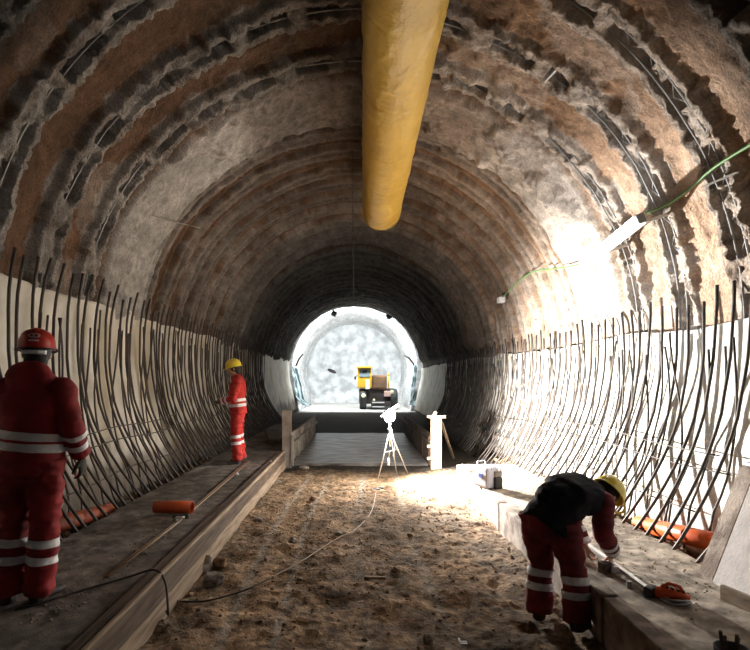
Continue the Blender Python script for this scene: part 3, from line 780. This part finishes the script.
# stones
def stone(px, py, r, m, lb, sc=(1, .8, .7), z=.0, seed=0, name='stone'):
    rd = random.Random(seed+int(px)*3+int(py)); q = on_plane(px, py, .0)
    mb = MB(); mb.ball((0, 0, 0), r, sc, Matrix.Rotation(rd.random()*6, 4, 'Z'), 3)
    for v in mb.bm.verts:
        n = float(fbm(v.co.x/r*1.3+px, v.co.y/r*1.3, v.co.z/r*1.3, 3, 33)); v.co *= 1+.34*n
    me = mb.mesh(name); o = link(name, me, m, None, False)
    o.location = (q.x, q.y, gh(q.x, q.y)+r*sc[2]*.55)
    return tag(o, lb, 'stone')
stone(213, 582, .10, M_stone, 'pale grey wedge-shaped stone by the left kerb', (1, .7, .75))
stone(203, 568, .10, M_stone, 'larger grey rock right against the left kerb', (.9, 1, .9))
stone(220, 566, .075, M_stoneb, 'rusty brown rock behind the pale wedge stone', (1, .8, .8))
stone(338, 536, .045, M_stone, 'grey pebble on the dirt beside the pale cable', (1.2, .8, .6))
stone(292, 541, .045, M_stone, 'grey round stone mid floor left of the pale cable', (1.2, .9, .7))
stone(266, 558, .03, M_stone, 'small grey stone nearest the left pale track')
stone(304, 469, .075, M_stone, 'pale flat stone at the edge of the screed by the left post', (1.3, .8, .5))
stone(277, 481, .05, M_stone, 'pale flat chip of stone in front of the left post', (1.4, .8, .4))
stone(313, 501, .05, M_stoneb, 'brown stone left of centre in the middle distance')
stone(428, 637, .035, M_stone, 'grey round stone at the bottom of the picture, right of centre', (1, .9, .8))
stone(373, 590, .022, M_stone, 'tiny stone just in front of the fallen stick')
stone(365, 636, .02, M_stoneb, 'small brown stone at bottom middle')
stone(259, 521, .05, M_stone, 'grey flat stone near the kerb in the middle distance', (1.3, .8, .5))
stone(410, 535, .04, M_stoneb, 'brown clod on the dirt to the right of centre')
stone(395, 575, .035, M_stoneb, 'brown clod to the right of the fallen stick')
stone(300, 580, .025, M_stone, 'small grey stone where the two cables meet')
stone(155, 618, .035, M_stoneb, 'brown stone at the foot of the kerb, lower left')
stone(190, 596, .03, M_stoneb, 'small brown stone under the black cable')
single(MB().beam(on_plane(364, 577, .035), on_plane(386, 578, .035), .03, .02, (0, 0, 1), .004), 'stick', M_wood2, 'short pale stick lying on the dirt at centre', 'stick')
q = on_plane(463, 642, .02)
single(MB().box(q, (.05, .012, .01)).box(q+Vector((-.02, .02, 0)), (.012, .05, .01)).box(q+Vector((.0, -.025, 0)), (.05, .012, .01)), 'clip', M_white, 'small white bent clip on the dirt at the bottom', 'clip')

# ------------------------------------------------------------------ things on the right ledge
def generator():
    b = on_plane(494, 489, LEDGE); root = empty('power_box', b); tag(root, 'white portable power unit with handle frames on the right ledge', 'power unit')
    R = Matrix.Rotation(.45, 4, 'Z')
    def W(x, y, z): return b+(R @ Vector((x, y, z)))
    MB().box(W(-.02, .14, .15), (.21, .30, .28), R, .03).build('casing', M_lilac, root)
    MB().box(W(.05, -.02, .08), (.13, .05, .16), R, .02).build('lower_front', M_black, root)
    MB().box(W(.05, -.02, .20), (.12, .045, .08), R, .02).build('upper_front', M_stone, root)
    MB().box(W(-.128, .12, .17), (.006, .07, .05), R).build('badge', M_blue, root)
    for y in (-.03, .26):
        MB().tube([W(-.07, y, .26), W(-.06, y, .34), W(.06, y, .34), W(.09, y, .24)], .008, 6).build('handle', M_steel, root, True)
    for x in (-.06, .06):
        for y in (0, .26): MB().box(W(x, y, .008), (.03, .03, .018), R).build('foot', M_black, root)
generator()
q = on_plane(474, 472, LEDGE); root = empty('shallow_pan', q); tag(root, 'dark brown shallow round pan lying on the bright right ledge', 'pan')
MB().lathe(q+Vector((0, 0, .002)), (0, 0, 1), [(0, .0), (0, .09), (.035, .12), (.035, .112), (.008, .085), (.008, 0)], 28).build('pan_body', M_stoneb, root, True)
# straightedge
a = on_plane(588, 545, LEDGE+.05); b = on_plane(652, 592, LEDGE+.03)
single(MB().beam(a, b, .035, .025, (0, 0, 1), .003), 'straightedge', M_steel, 'long bright aluminium straightedge under the bending worker', 'straightedge')
q = on_plane(607, 574, LEDGE); single(MB().box(q+Vector((0, .03, .04)), (.08, .07, .08), Matrix.Rotation(.3, 4, 'Z'), .006), 'wood_block', M_wood, 'brown square block on the right kerb below the straightedge', 'block')
q = on_plane(629, 588, LEDGE); single(MB().lathe(q, (0, 0, 1), [(0, .0), (0, .018), (.05, .018), (.05, 0)], 12), 'peg', M_grey, 'small grey peg on the right kerb between block and red tool', 'peg')
q = on_plane(622, 574, LEDGE+.02); root = empty('clamp_tool', q); tag(root, 'silver clamp lying beside the straightedge on the right ledge', 'tool')
MB().beam(q+Vector((-.06, .05, 0)), q+Vector((.09, -.03, 0)), .025, .02, (0, 0, 1), .004).build('bar', M_steel, root)
MB().box(q+Vector((-.03, .04, .02)), (.05, .04, .05), None, .01).build('jaw', M_white, root)
# bottle
q = on_plane(578, 552, LEDGE+.035); root = empty('water_bottle', q); tag(root, 'small clear bottle with blue label lying by the worker\'s hand', 'bottle')
ax = Vector((1, -.35, 0)).normalized()
MB().lathe(q-ax*.09, ax, [(0, 0), (0, .03), (.13, .032), (.16, .014), (.18, .014), (.18, 0)], 16).build('bottle_body', mat('clear_plastic', (.7, .75, .8), .2), root, True)
MB().lathe(q-ax*.05, ax, [(0, .0335), (.06, .0335)], 16).build('label_band', M_blue, root, True)
# red-orange saw-like tool
def red_tool():
    q = on_plane(668, 600, LEDGE); root = empty('power_saw', q); tag(root, 'orange-red hand power tool lying on the right ledge', 'power tool')
    MB().box(q+Vector((-.08, .06, .035)), (.10, .06, .07), Matrix.Rotation(.6, 4, 'Z'), .02).build('motor_housing', M_black, root)
    MB().loft([(q+Vector((-.06, .05, .03)), .035, .03), (q+Vector((.0, .02, .05)), .05, .04), (q+Vector((.07, -.01, .04)), .045, .035), (q+Vector((.12, -.03, .025)), .03, .02)], 14, (0, 1, 0)).build('body', mat('orange_red_plastic', (.78, .10, .02), .4), root, True)
    MB().tube([q+Vector((-.03, .02, .08)), q+Vector((.0, -.01, .115)), q+Vector((.06, -.03, .10)), q+Vector((.09, -.03, .05))], .012, 8).build('handle', mat('orange_red_plastic', (.78, .10, .02), .4), root, True)
    MB().lathe(q+Vector((.03, -.06, .02)), (0, .3, 1), [(0, 0), (0, .07), (.008, .07), (.008, 0)], 24).build('guard', M_grey, root, True)
    for i in range(4): MB().box(q+Vector((-.01+.03*i, .015-.01*i, .088-.006*i)), (.012, .06, .012)).build('vent_fin', M_black, root)
    MB().tube([q+Vector((-.05, .0, .01)), q+Vector((-.02, -.09, .01)), q+Vector((.06, -.09, .012)), q+Vector((.13, -.05, .01))], .006, 6).build('lead', M_white, root, True)
red_tool()
# stake in kerb
single(MB().tube([on_plane(570, 570, .25), on_plane(588, 566, .3)], .010, 6), 'stake', M_wood2, 'short brown stake jutting from the kerb by the worker\'s knee', 'stake')
# leaning concrete stub wall
def stub():
    root = empty('concrete_stub_wall', (2.75, 3.2, LEDGE)); tag(root, 'leaning pale concrete slab standing on the right ledge at the frame edge', 'concrete slab')
    def slab(y0, y1, xi, x_out=3.05, zt=1.14, name='slab', m=M_concp, bev=.012, lean=.32, yl=0):
        mb = MB(); bm = mb.bm
        vs = []
        for y in (y0, y1):
            for (x, z) in ((xi, LEDGE-.0), (xi+lean, zt), (x_out+.12, zt), (x_out, LEDGE)):
                vs.append(bm.verts.new((x, y+(yl if z > 1 else 0), z)))
        f = [(0, 1, 2, 3), (7, 6, 5, 4), (0, 4, 5, 1), (1, 5, 6, 2), (2, 6, 7, 3), (3, 7, 4, 0)]
        for q in f: bm.faces.new([vs[i] for i in q])
        if bev: bmesh.ops.bevel(bm, geom=list(bm.edges), offset=bev, segments=2, affect='EDGES')
        return mb.build(name, m, root)
    slab(2.2, 3.62, 2.54)
    slab(3.63, 3.80, 2.56, name='rough_end', m=M_conc)
    MB().beam((2.95, 2.4, 1.16), (2.95, 3.75, 1.16), .16, .02).build('cap_plate', M_grey, root)
    single(MB().beam(on_plane(722, 592, LEDGE+.05), on_plane(790, 622, LEDGE+.05), .03, .10), 'plank', M_wood2, 'pale plank on edge at the foot of the leaning concrete slab', 'plank')
stub()
# bucket with stakes bottom right
q = on_plane(733, 668, LEDGE); root = empty('stake_bucket', q); tag(root, 'dark bucket of rusty stakes cut by the bottom right corner', 'bucket')
MB().lathe(q, (0, 0, 1), [(0, 0), (0, .07), (.10, .085), (.10, .078), (.01, .06), (.01, 0)], 24).build('bucket_body', M_black, root, True)
for i, (dx, dy, h) in enumerate(((-.065, .0, .19), (-.02, .03, .15), (.02, .0, .17), (.05, .03, .14))):
    MB().tube([q+Vector((dx*.6, dy, .012)), q+Vector((dx, dy, h))], .009, 6).build('stake', M_wood, root)

# ------------------------------------------------------------------ people
def remesh(mb, voxel, smooth_it=3, wr=None, seed=0):
    me = mb.mesh('tmp'); o = bpy.data.objects.new('tmp', me); COL.objects.link(o)
    m = o.modifiers.new('r', 'REMESH'); m.mode = 'VOXEL'; m.voxel_size = voxel
    s = o.modifiers.new('s', 'SMOOTH'); s.iterations = smooth_it; s.factor = .5
    dg = bpy.context.evaluated_depsgraph_get(); dg.update()
    out = bpy.data.meshes.new_from_object(o.evaluated_get(dg)); bpy.data.objects.remove(o); bpy.data.meshes.remove(me)
    if wr:
        n = len(out.vertices); co = np.empty(n*3); out.vertices.foreach_get('co', co); co = co.reshape(-1, 3)
        no = np.empty(n*3); out.vertex_normals.foreach_get('vector', no); no = no.reshape(-1, 3)
        x, y, z = co.T
        w = wr*(1-2*np.abs(fbm(x*6, y*6, z*13, 2, 950+seed)))+wr*.6*fbm(x*14, y*14, z*20, 2, 960+seed)
        co = co+no*w[:, None]; out.vertices.foreach_set('co', co.reshape(-1)); out.update()
    return out
def strip(src, p, axis, half, region, off=.004):
    """a tape band that hugs the mesh src between two planes"""
    bm = bmesh.new(); bm.from_mesh(src); p = Vector(p); ax = Vector(axis).normalized()
    bmesh.ops.delete(bm, geom=[f for f in bm.faces if abs((f.calc_center_median()-p).dot(ax)) > half+.03 or not region(f.calc_center_median())], context='FACES')
    for s in (1, -1):
        bmesh.ops.bisect_plane(bm, geom=bm.verts[:]+bm.edges[:]+bm.faces[:], plane_co=p+ax*half*s, plane_no=ax*s, clear_outer=True)
    bm.normal_update()
    for v in bm.verts: v.co += v.normal*off
    me = bpy.data.meshes.new('reflective_band'); bm.to_mesh(me); bm.free(); return me
def hand(mb, wrist, d, palm_n, size=1.0, curl=.5, right=True):
    """five fingers; d = direction of the fingers, palm_n = way the palm faces"""
    d = Vector(d).normalized(); n = Vector(palm_n); n = (n-d*n.dot(d)).normalized(); s = d.cross(n)*(1 if right else -1)
    w = Vector(wrist); S = size
    mb.loft([(w-d*.03, .027*S, .021*S), (w, .027*S, .020*S), (w+d*.04*S, .039*S, .017*S), (w+d*.085*S, .041*S, .014*S), (w+d*.098*S, .036*S, .010*S)], 14, s)
    for i, (o, ln) in enumerate(((-.031, .068), (-.011, .078), (.010, .073), (.030, .056))):
        b = w+d*.085*S+s*o*S; pts = [b-d*.02]; a = 0; q = b
        pts.append(q)
        for seg in (.42, .32, .26):
            a += curl*(.75 if seg > .4 else 1.0)
            q = q+(d*math.cos(a)+n*math.sin(a))*ln*seg*S; pts.append(q)
        mb.tube(pts, [.0095*S, .0098*S, .009*S, .0082*S, .0065*S], 8)
    b = w+d*.02*S-s*.026*S
    q1 = b+(-s*.75+d*.6+n*.25).normalized()*.035*S; q2 = q1+(-s*.35+d*.9+n*.4).normalized()*.03*S; q3 = q2+(d*.9+n*.5).normalized()*.022*S
    mb.tube([b, q1, q2, q3], [.013*S, .0125*S, .011*S, .008*S], 8)
def head_shape(mb, c, fwd, up):
    """c centre of the skull"""
    f, u = Vector(fwd).normalized(), Vector(up).normalized(); s = f.cross(u).normalized(); u = s.cross(f)
    R = Matrix((s, f, u)).transposed().to_4x4()
    mb.ball(c+u*.015, 1, (.076, .096, .10), R, 3)
    mb.ball(c-u*.055+f*.025, 1, (.058, .066, .068), R, 3)
    mb.ball(c-u*.10+f*.055, 1, (.032, .03, .026), R, 2)                      # chin
    mb.loft([(c+f*.09+u*.012, .009, .009), (c+f*.108-u*.018, .012, .012), (c+f*.112-u*.033, .016, .012), (c+f*.094-u*.04, .014, .008)], 10, s)   # nose
    mb.ball(c+f*.084+u*.024, 1, (.05, .012, .010), R, 2)                       # brow
    for k in (-1, 1):
        mb.ball(c+s*k*.078-u*.01-f*.008, 1, (.010, .02, .032), R, 2)
        mb.ball(c+s*k*.04+f*.068-u*.03, 1, (.02, .018, .02), R, 2)
    for dz in (-.062, -.074): mb.ball(c+f*.090+u*dz, 1, (.024, .010, .006), R, 2)
    return s, f, u, R
def helmet(c, fwd, up, m, root, band=None, emblem=False, brim_m=None):
    f, u = Vector(fwd).normalized(), Vector(up).normalized(); s = f.cross(u).normalized(); u = s.cross(f)
    R = Matrix((s, f, u)).transposed().to_4x4(); T = Matrix.Translation(c+u*.038)
    mb = MB(); prof = []
    for k in range(15):
        a = k/14*PI/2; prof.append((.118*math.sin(a), .112*math.cos(a)**.85 if k < 14 else 0.0))
    mb.lathe((0, 0, 0), (0, 0, 1), [(-.022, .119), (-.01, .115)]+prof, 40)
    for v in mb.bm.verts:
        v.co.y *= 1.22; v.co.x *= .98
        ridge = .006*max(0, 1-abs(v.co.x)/.02)*(1 if v.co.z > .05 else 0); v.co.z += ridge
    mb.bm.transform(T @ R); shell = mb.build('helmet', m, root, True)
    so = shell.modifiers.new('t', 'SOLIDIFY'); so.thickness = .004
    mb = MB()
    mb.lathe((0, 0, 0), (0, 0, 1), [(-.024, .117), (-.030, .128), (-.026, .130), (-.018, .119)], 40)
    for v in mb.bm.verts:
        v.co.y = v.co.y*1.22
        if v.co.y > .06: v.co.y += (v.co.y-.06)*.55; v.co.z -= .01*(v.co.y-.06)/.1
    mb.bm.transform(T @ R); sub(mb, 'brim', brim_m or m, shell, True)
    def patch(a0, a1, z0, z1, r0, r1, nm, mm):
        b = MB(); N = 12; g = []
        for i in range(N+1):
            a = a0+(a1-a0)*i/N
            g.append([b.bm.verts.new((r*math.sin(a), -r*math.cos(a)*1.22, z)) for r, z in ((r0, z0), (r1, z1))])
        for i in range(N): b.bm.faces.new((g[i][0], g[i+1][0], g[i+1][1], g[i][1]))
        b.bm.transform(T @ R); o = sub(b, nm, mm, shell, True); q = o.modifiers.new('t', 'SOLIDIFY'); q.thickness = .004; return o
    if band: patch(-.62, .62, -.062, -.036, .114, .118, 'neck_band', band)
    if emblem:
        patch(-.24, .24, .022, .030, .119, .1185, 'emblem_plate', M_refl)
        b = MB(); N = 24
        def on(x, z, o=.005):
            a_ = math.asin(min(.99, z/.118)); rr = .112*math.cos(a_)**.85+o
            return (x, -math.sqrt(max(rr*rr-x*x, 0))*1.22, z)
        def oval(b, x0, z0, rx, rz, o):
            rings = [[b.bm.verts.new(on(x0+rx*q*math.cos(2*PI*i/N), z0+rz*q*math.sin(2*PI*i/N), o)) for i in range(N)] for q in (.05, .5, 1)]
            b.bm.faces.new(rings[0])
            for p_, q_ in zip(rings, rings[1:]):
                for i in range(N): b.bm.faces.new((p_[i], p_[(i+1) % N], q_[(i+1) % N], q_[i]))
        oval(b, 0, .060, .036, .017, .005)
        b.bm.transform(T @ R); sub(b, 'emblem', mat('grey_emblem', (.5, .5, .55), .5), shell)
        b = MB()
        for x0 in (-.014, .014): oval(b, x0, .060, .009, .009, .007)
        b.bm.transform(T @ R); sub(b, 'emblem_mark', M_hatR, shell)
    return R

def person(name, J, label, mt, mj, helm, vest=None, boots=M_boot, sleeves=None, glove=None, hood=False, fat=1.0, bands=True, seed=0, curl=.5, hat_kw={}, collar=None):
    """J: joints in world coordinates"""
    J = {k: Vector(v) for k, v in J.items()}
    side = (J['shR']-J['shL']).normalized()
    hs = (J['hipR']-J['hipL']).normalized()
    base = (J['ankL']+J['ankR'])/2; base.z = min(J['ankL'].z, J['ankR'].z)-.09
    root = empty(name, base); tag(root, label, 'person')
    pel = (J['hipL']+J['hipR'])/2; neck = J['neck']; sh = (J['shL']+J['shR'])/2; spine = J['spine']
    # ---- body
    b = MB()
    b.loft([(pel-(spine-pel).normalized()*.06, .12, .09), (pel, .15, .10), (spine, .13, .09), (sh-(sh-spine).normalized()*.06, .16, .10), (sh+(neck-sh)*.3, .12, .07)], 20, side)
    b.loft([(sh, .07, .06), (neck, .056, .056), (J['head']-(J['head']-neck)*.25, .055, .058)], 16, side)
    head_shape(b, J['head'], J['fwd'], J['hup'])
    for k in 'LR':
        b.loft([(J['sh'+k]-(J['sh'+k]-sh)*.4, .05, .05), (J['sh'+k], .052, .05), (J['el'+k], .038, .038), (J['wr'+k], .026, .024)], 14)
        b.loft([(J['hip'+k]+Vector((0, 0, .03)), .085, .085), (J['hip'+k].lerp(J['kn'+k], .3), .078, .08), (J['kn'+k], .055, .055), (J['kn'+k].lerp(J['ank'+k], .35), .052, .056), (J['ank'+k], .036, .038)], 16)
        b.loft([(J['ank'+k]+Vector((0, 0, .02)), .035, .035), (J['ank'+k]-Vector((0, 0, .05)), .035, .04)], 12)
        hd = J['hd'+k]; hand(b, J['wr'+k], hd, J['pn'+k], 1.0, curl, k == 'R')
    me = remesh(b, .0065, 2)
    me.transform(Matrix.Translation(-base)); link('body', me, M_skin, root)
    J2 = J
    def fin(me, nm, m):
        me.transform(Matrix.Translation(-base)); o = link(nm, me, m, root); return o
    # eyes
    f = J['fwd'].normalized(); u = J['hup'].normalized(); s = f.cross(u).normalized(); u = s.cross(f)
    for k in (-1, 1): MB().ball(J['head']+s*k*.031+f*.083+u*.003, .011).build('eye', M_white, root, True)
    # hair
    hb = MB(); R = Matrix((s, f, u)).transposed().to_4x4()
    hb.ball(J['head']+u*.02-f*.016, 1, (.088, .102, .104), R, 3); hb.ball(J['head']-u*.05-f*.05, 1, (.07, .058, .075), R, 3)
    bmesh.ops.bisect_plane(hb.bm, geom=hb.bm.verts[:]+hb.bm.edges[:]+hb.bm.faces[:], plane_co=J['head']+f*.045, plane_no=f, clear_outer=True)
    fin(hb.mesh('hair'), 'hair', M_hair)
    # ---- trousers
    t = MB(); F_ = fat
    pd = (spine-pel).normalized()
    t.loft([(pel-pd*.05, .165*F_, .125*F_), (pel+pd*.04, .17*F_, .13*F_), (pel+pd*.14, .165*F_, .125*F_)], 24, hs)
    t.ball(pel-pd*.03-f*.0, .13*F_, (1, 1, .95), None, 3)
    for k in 'LR':
        h, kn, an = J['hip'+k], J['kn'+k], J['ank'+k]
        t.loft([(h+Vector((0, 0, .03)), .105*F_, .115*F_), (h.lerp(kn, .35), .098*F_, .105*F_), (kn, .078*F_, .082*F_), (kn.lerp(an, .4), .082*F_, .085*F_), (kn.lerp(an, .85), .080*F_, .088*F_), (an-Vector((0, 0, .03)), .082*F_, .09*F_)], 20)
    tm = remesh(t, .011, 3, .010, seed)
    # ---- jacket
    j = MB()
    up1 = (spine-pel).normalized(); up2 = (sh-spine).normalized()
    j.loft([(pel-up1*.06, .19*F_, .145*F_), (pel+up1*.06, .185*F_, .145*F_), (spine, .185*F_, .14*F_), (spine.lerp(sh, .55), .20*F_, .145*F_), (sh-up2*.04, .205*F_, .13*F_), (sh+up2*.02, .16*F_, .10*F_), (sh+(neck-sh)*.55, .085, .085)], 28, side)
    def arm(mbx, k, shrink=1):
        a, e, w = J['sh'+k], J['el'+k], J['wr'+k]
        mbx.loft([(a-(a-sh)*.35, .085*F_, .08*F_), (a, .083*F_, .08*F_), (a.lerp(e, .5), .072*F_, .072*F_), (e, .064*F_, .064*F_), (e.lerp(w, .5), .060*F_, .060*F_), (w-(w-e).normalized()*.01, .052*F_, .052*F_)], 18)
        mbx.ball(e, .062*F_); mbx.ball(a, .082*F_)
    if vest:
        bb_ = spine.lerp(pel, .3); j.ball(bb_, 1, (.20, .18, .17), None, 3)
    if sleeves is None:
        for k in 'LR': arm(j, k)
    if collar is not None or not hood: j.loft([(sh+(neck-sh)*.3, .10, .09), (neck+(neck-sh)*.05, .078, .08)], 20, side)
    for k in 'LR':
        j.loft([(sh.lerp(neck, .75), .07, .07), (J['sh'+k].lerp(sh, .35)+up2*.015, .075, .075), (J['sh'+k]-up2*.01, .075, .075)], 16)
    if hood:
        bk = -J['tf'].normalized()
        j.ball(neck+bk*.09-up2*.03, .1, (1.5, .9, 1.0), Matrix((side, J['tf'].normalized(), up2)).transposed().to_4x4(), 3)
        j.loft([(sh, .15, .11), (neck-up2*.03, .10, .10)], 20, side)
    jm = remesh(j, .011, 3, .007, seed+5)
    sm = None
    if sleeves:
        sl = MB()
        for k in 'LR': arm(sl, k, .95)
        sm = remesh(sl, .010, 3, .006, seed+9)
    bl = []
    if bands:
        for k in 'LR':
            kn, an = J['kn'+k], J['ank'+k]; ax = (an-kn).normalized(); o_ = 'R' if k == 'L' else 'L'
            mid0, midO = J['kn'+k].lerp(an, .3), J['kn'+o_].lerp(J['ank'+o_], .3)
            def reg(c, kn=kn, an=an, k2=J['kn'+o_], a2=J['ank'+o_]):
                def dl(c, a, b):
                    t_ = max(0, min(1, (c-a).dot(b-a)/(b-a).length_squared)); return (c-a.lerp(b, t_)).length
                return dl(c, kn, an) < .16 and dl(c, kn, an) <= dl(c, k2, a2)
            for q in J_leg: bl.append(('leg_band', strip(tm, kn+ax*q, ax, .026, reg)))
            e, w = J['el'+k], J['wr'+k]; ax = (w-e).normalized()
            def rega(c, e=e, w=w):
                t_ = max(0, min(1, (c-e).dot(w-e)/(w-e).length_squared)); return (c-e.lerp(w, t_)).length < .09
            for q in (.03, .115): bl.append(('sleeve_band', strip(sm or jm, e.lerp(w, J_slv)+ax*q, ax, .021, rega)))
        if not vest:
            for q in J_torso:
                def regt(c):
                    t_ = [0]
                    for k in 'LR':
                        for a, b2 in ((J['sh'+k], J['el'+k]), (J['el'+k], J['wr'+k])):
                            tt = max(0, min(1, (c-a).dot(b2-a)/(b2-a).length_squared))
                            if (c-a.lerp(b2, tt)).length < .082: return False
                    return True
                bl.append(('waist_band', strip(jm, pel.lerp(spine, .5)+up1*q, up1, .026, regt)))
    fin(tm, 'trousers', mt); jo = fin(jm, 'vest' if vest else 'jacket', vest or mj)
    if sm: fin(sm, 'sleeves', sleeves)
    for nm, me in bl:
        me.transform(Matrix.Translation(-base)); o = link(nm, me, M_refl, root)
    # boots
    for k in 'LR':
        an = J['ank'+k]; td = J['toe'+k].normalized(); g = Vector((an.x, an.y, base.z))
        bb = MB(); sd = td.cross(Vector((0, 0, 1)))
        bb.loft([(an+Vector((0, 0, .06)), .05, .055), (an, .048, .056), (g+Vector((0, 0, .05)), .047, .058), (g+Vector((0, 0, .003)), .046, .06)], 18, sd)
        bb.loft([(g-td*.05+Vector((0, 0, .035)), .036, .034), (g+td*.05+Vector((0, 0, .04)), .045, .038), (g+td*.13+Vector((0, 0, .03)), .048, .029), (g+td*.19+Vector((0, 0, .024)), .034, .022)], 18, sd)
        fin(remesh(bb, .009, 2), 'boot', boots)
    # gloves cover the hands
    if glove:
        for k in 'LR':
            g = MB(); hand(g, J['wr'+k], J['hd'+k], J['pn'+k], 1.12, curl, k == 'R'); fin(remesh(g, .0055, 1), 'glove', glove)
    helmet(J['head']+u*.012, f, u+f*.05, helm, root, **hat_kw)
    return root

# worker 1: stands at the left edge, back to us
J_leg = (.10, .21); J_torso = (-.01, .06); J_slv = .10
X0, Y0, Z0 = -2.15, 3.3, LEDGE
def S(dx, dy, dz): return (X0+dx, Y0+dy, Z0+dz)
person('person', dict(
    hipL=S(-.12, 0, .92), hipR=S(.075, 0, .92), knL=S(-.15, .03, .50), knR=S(.06, .02, .50), ankL=S(-.17, 0, .09), ankR=S(.03, 0, .09),
    toeL=(-.25, 1, 0), toeR=(.2, 1, 0), spine=S(.0, .01, 1.17), shL=S(-.175, 0, 1.395), shR=S(.185, 0, 1.395), neck=S(.0, .03, 1.52),
    head=S(-.02, .06, 1.645), fwd=(-.42, .9, -.02), hup=(0, .0, 1), tf=(-.1, 1, 0),
    elL=S(-.27, .02, 1.15), wrL=S(-.22, .22, .98), hdL=(.3, .9, -.1), pnL=(.3, 0, -1),
    elR=S(.255, -.01, 1.15), wrR=S(.245, .12, .94), hdR=(-.05, .3, -1), pnR=(-1, 0, 0)),
    'worker seen from behind in dark red suit and red helmet at the left edge', M_maroon if False else M_red, M_red, M_hatR, glove=M_glove, hood=True, fat=1.08, seed=1,
    hat_kw=dict(band=M_refl, emblem=True, brim_m=M_black))
# worker 2: further back, faces the left wall
X0, Y0, Z0 = -2.12, 8.7, LEDGE
J_leg = (.03, .14); J_torso = (-.03, .06); J_slv = .38
def rot(dx, dy, dz, a=math.radians(100)):      # dx right, dy forward
    c, s = math.cos(a), math.sin(a); return (X0+dx*c-dy*s, Y0+dx*s+dy*c, Z0+dz)
def rv(dx, dy, dz, a=math.radians(100)):
    c, s = math.cos(a), math.sin(a); return (dx*c-dy*s, dx*s+dy*c, dz)
person('person', dict(
    hipL=rot(-.09, 0, .92), hipR=rot(.09, 0, .92), knL=rot(-.10, .04, .50), knR=rot(.11, .0, .50), ankL=rot(-.12, .0, .09), ankR=rot(.13, -.05, .09),
    toeL=rv(-.2, 1, 0), toeR=rv(.25, 1, 0), spine=rot(0, .02, 1.16), shL=rot(-.19, .0, 1.42), shR=rot(.19, .0, 1.42), neck=rot(0, .03, 1.52),
    head=rot(0, .07, 1.645), fwd=rv(.08, 1, -.22), hup=rv(0, .2, 1), tf=rv(0, 1, 0),
    elL=rot(-.25, .06, 1.14), wrL=rot(-.10, .28, 1.08), hdL=rv(.6, .7, 0), pnL=rv(0, -.5, -.8),
    elR=rot(.25, .05, 1.14), wrR=rot(.13, .28, 1.06), hdR=rv(-.6, .7, 0), pnR=rv(0, -.5, -.8)),
    'worker in bright red suit and yellow helmet facing the left wall', M_redb, M_redb, M_hatY, glove=M_glove, fat=1.0, seed=2)
# worker 3: bends over the right kerb
J_leg = (.07, .17)
person('person', dict(
    hipL=(1.33, 3.79, .74), hipR=(1.47, 3.63, .74), knL=(1.37, 3.79, .41), knR=(1.55, 3.63, .41), ankL=(1.34, 3.74, .09), ankR=(1.55, 3.56, .09),
    toeL=(.6, .8, 0), toeR=(.95, .3, 0), spine=(1.56, 3.76, .935), shL=(1.67, 4.02, .92), shR=(1.80, 3.71, .875), neck=(1.86, 3.93, .90),
    head=(1.96, 3.98, .865), fwd=(.55, .25, -.80), hup=(.72, .35, .55), tf=(.3, .2, -1),
    elL=(1.74, 4.12, .66), wrL=(1.81, 4.02, .46), hdL=(.2, -.1, -1), pnL=(1, 0, 0),
    elR=(1.81, 3.72, .64), wrR=(1.95, 3.86, .46), hdR=(.1, .45, -.8), pnR=(-.5, .6, .2)),
    'worker in black vest and yellow helmet bending over the right kerb', M_maroon, M_maroon, M_hatY, vest=M_vest, sleeves=M_maroon, fat=1.06, seed=3, curl=.7)

# ------------------------------------------------------------------ world, camera
sc = bpy.context.scene
w = bpy.data.worlds.new('world'); sc.world = w; w.use_nodes = True
w.node_tree.nodes['Background'].inputs[0].default_value = (.6, .65, .75, 1)
w.node_tree.nodes['Background'].inputs[1].default_value = .055
cam = bpy.data.cameras.new('camera'); co = bpy.data.objects.new('camera', cam); COL.objects.link(co)
co.location = (0, 0, CAM_Z); co.rotation_euler = (PI/2, 0, 0)
cam.sensor_fit = 'HORIZONTAL'; cam.sensor_width = 36; cam.lens = 24
cam.shift_x = (375-360)/750; cam.shift_y = (378-325)/750; cam.clip_start = .05; cam.clip_end = 200
sc.camera = co
sc.view_settings.view_transform = 'Standard'; sc.view_settings.look = 'None'; sc.view_settings.gamma = 1
sc.view_settings.use_curve_mapping = False; sc.view_settings.exposure = 0
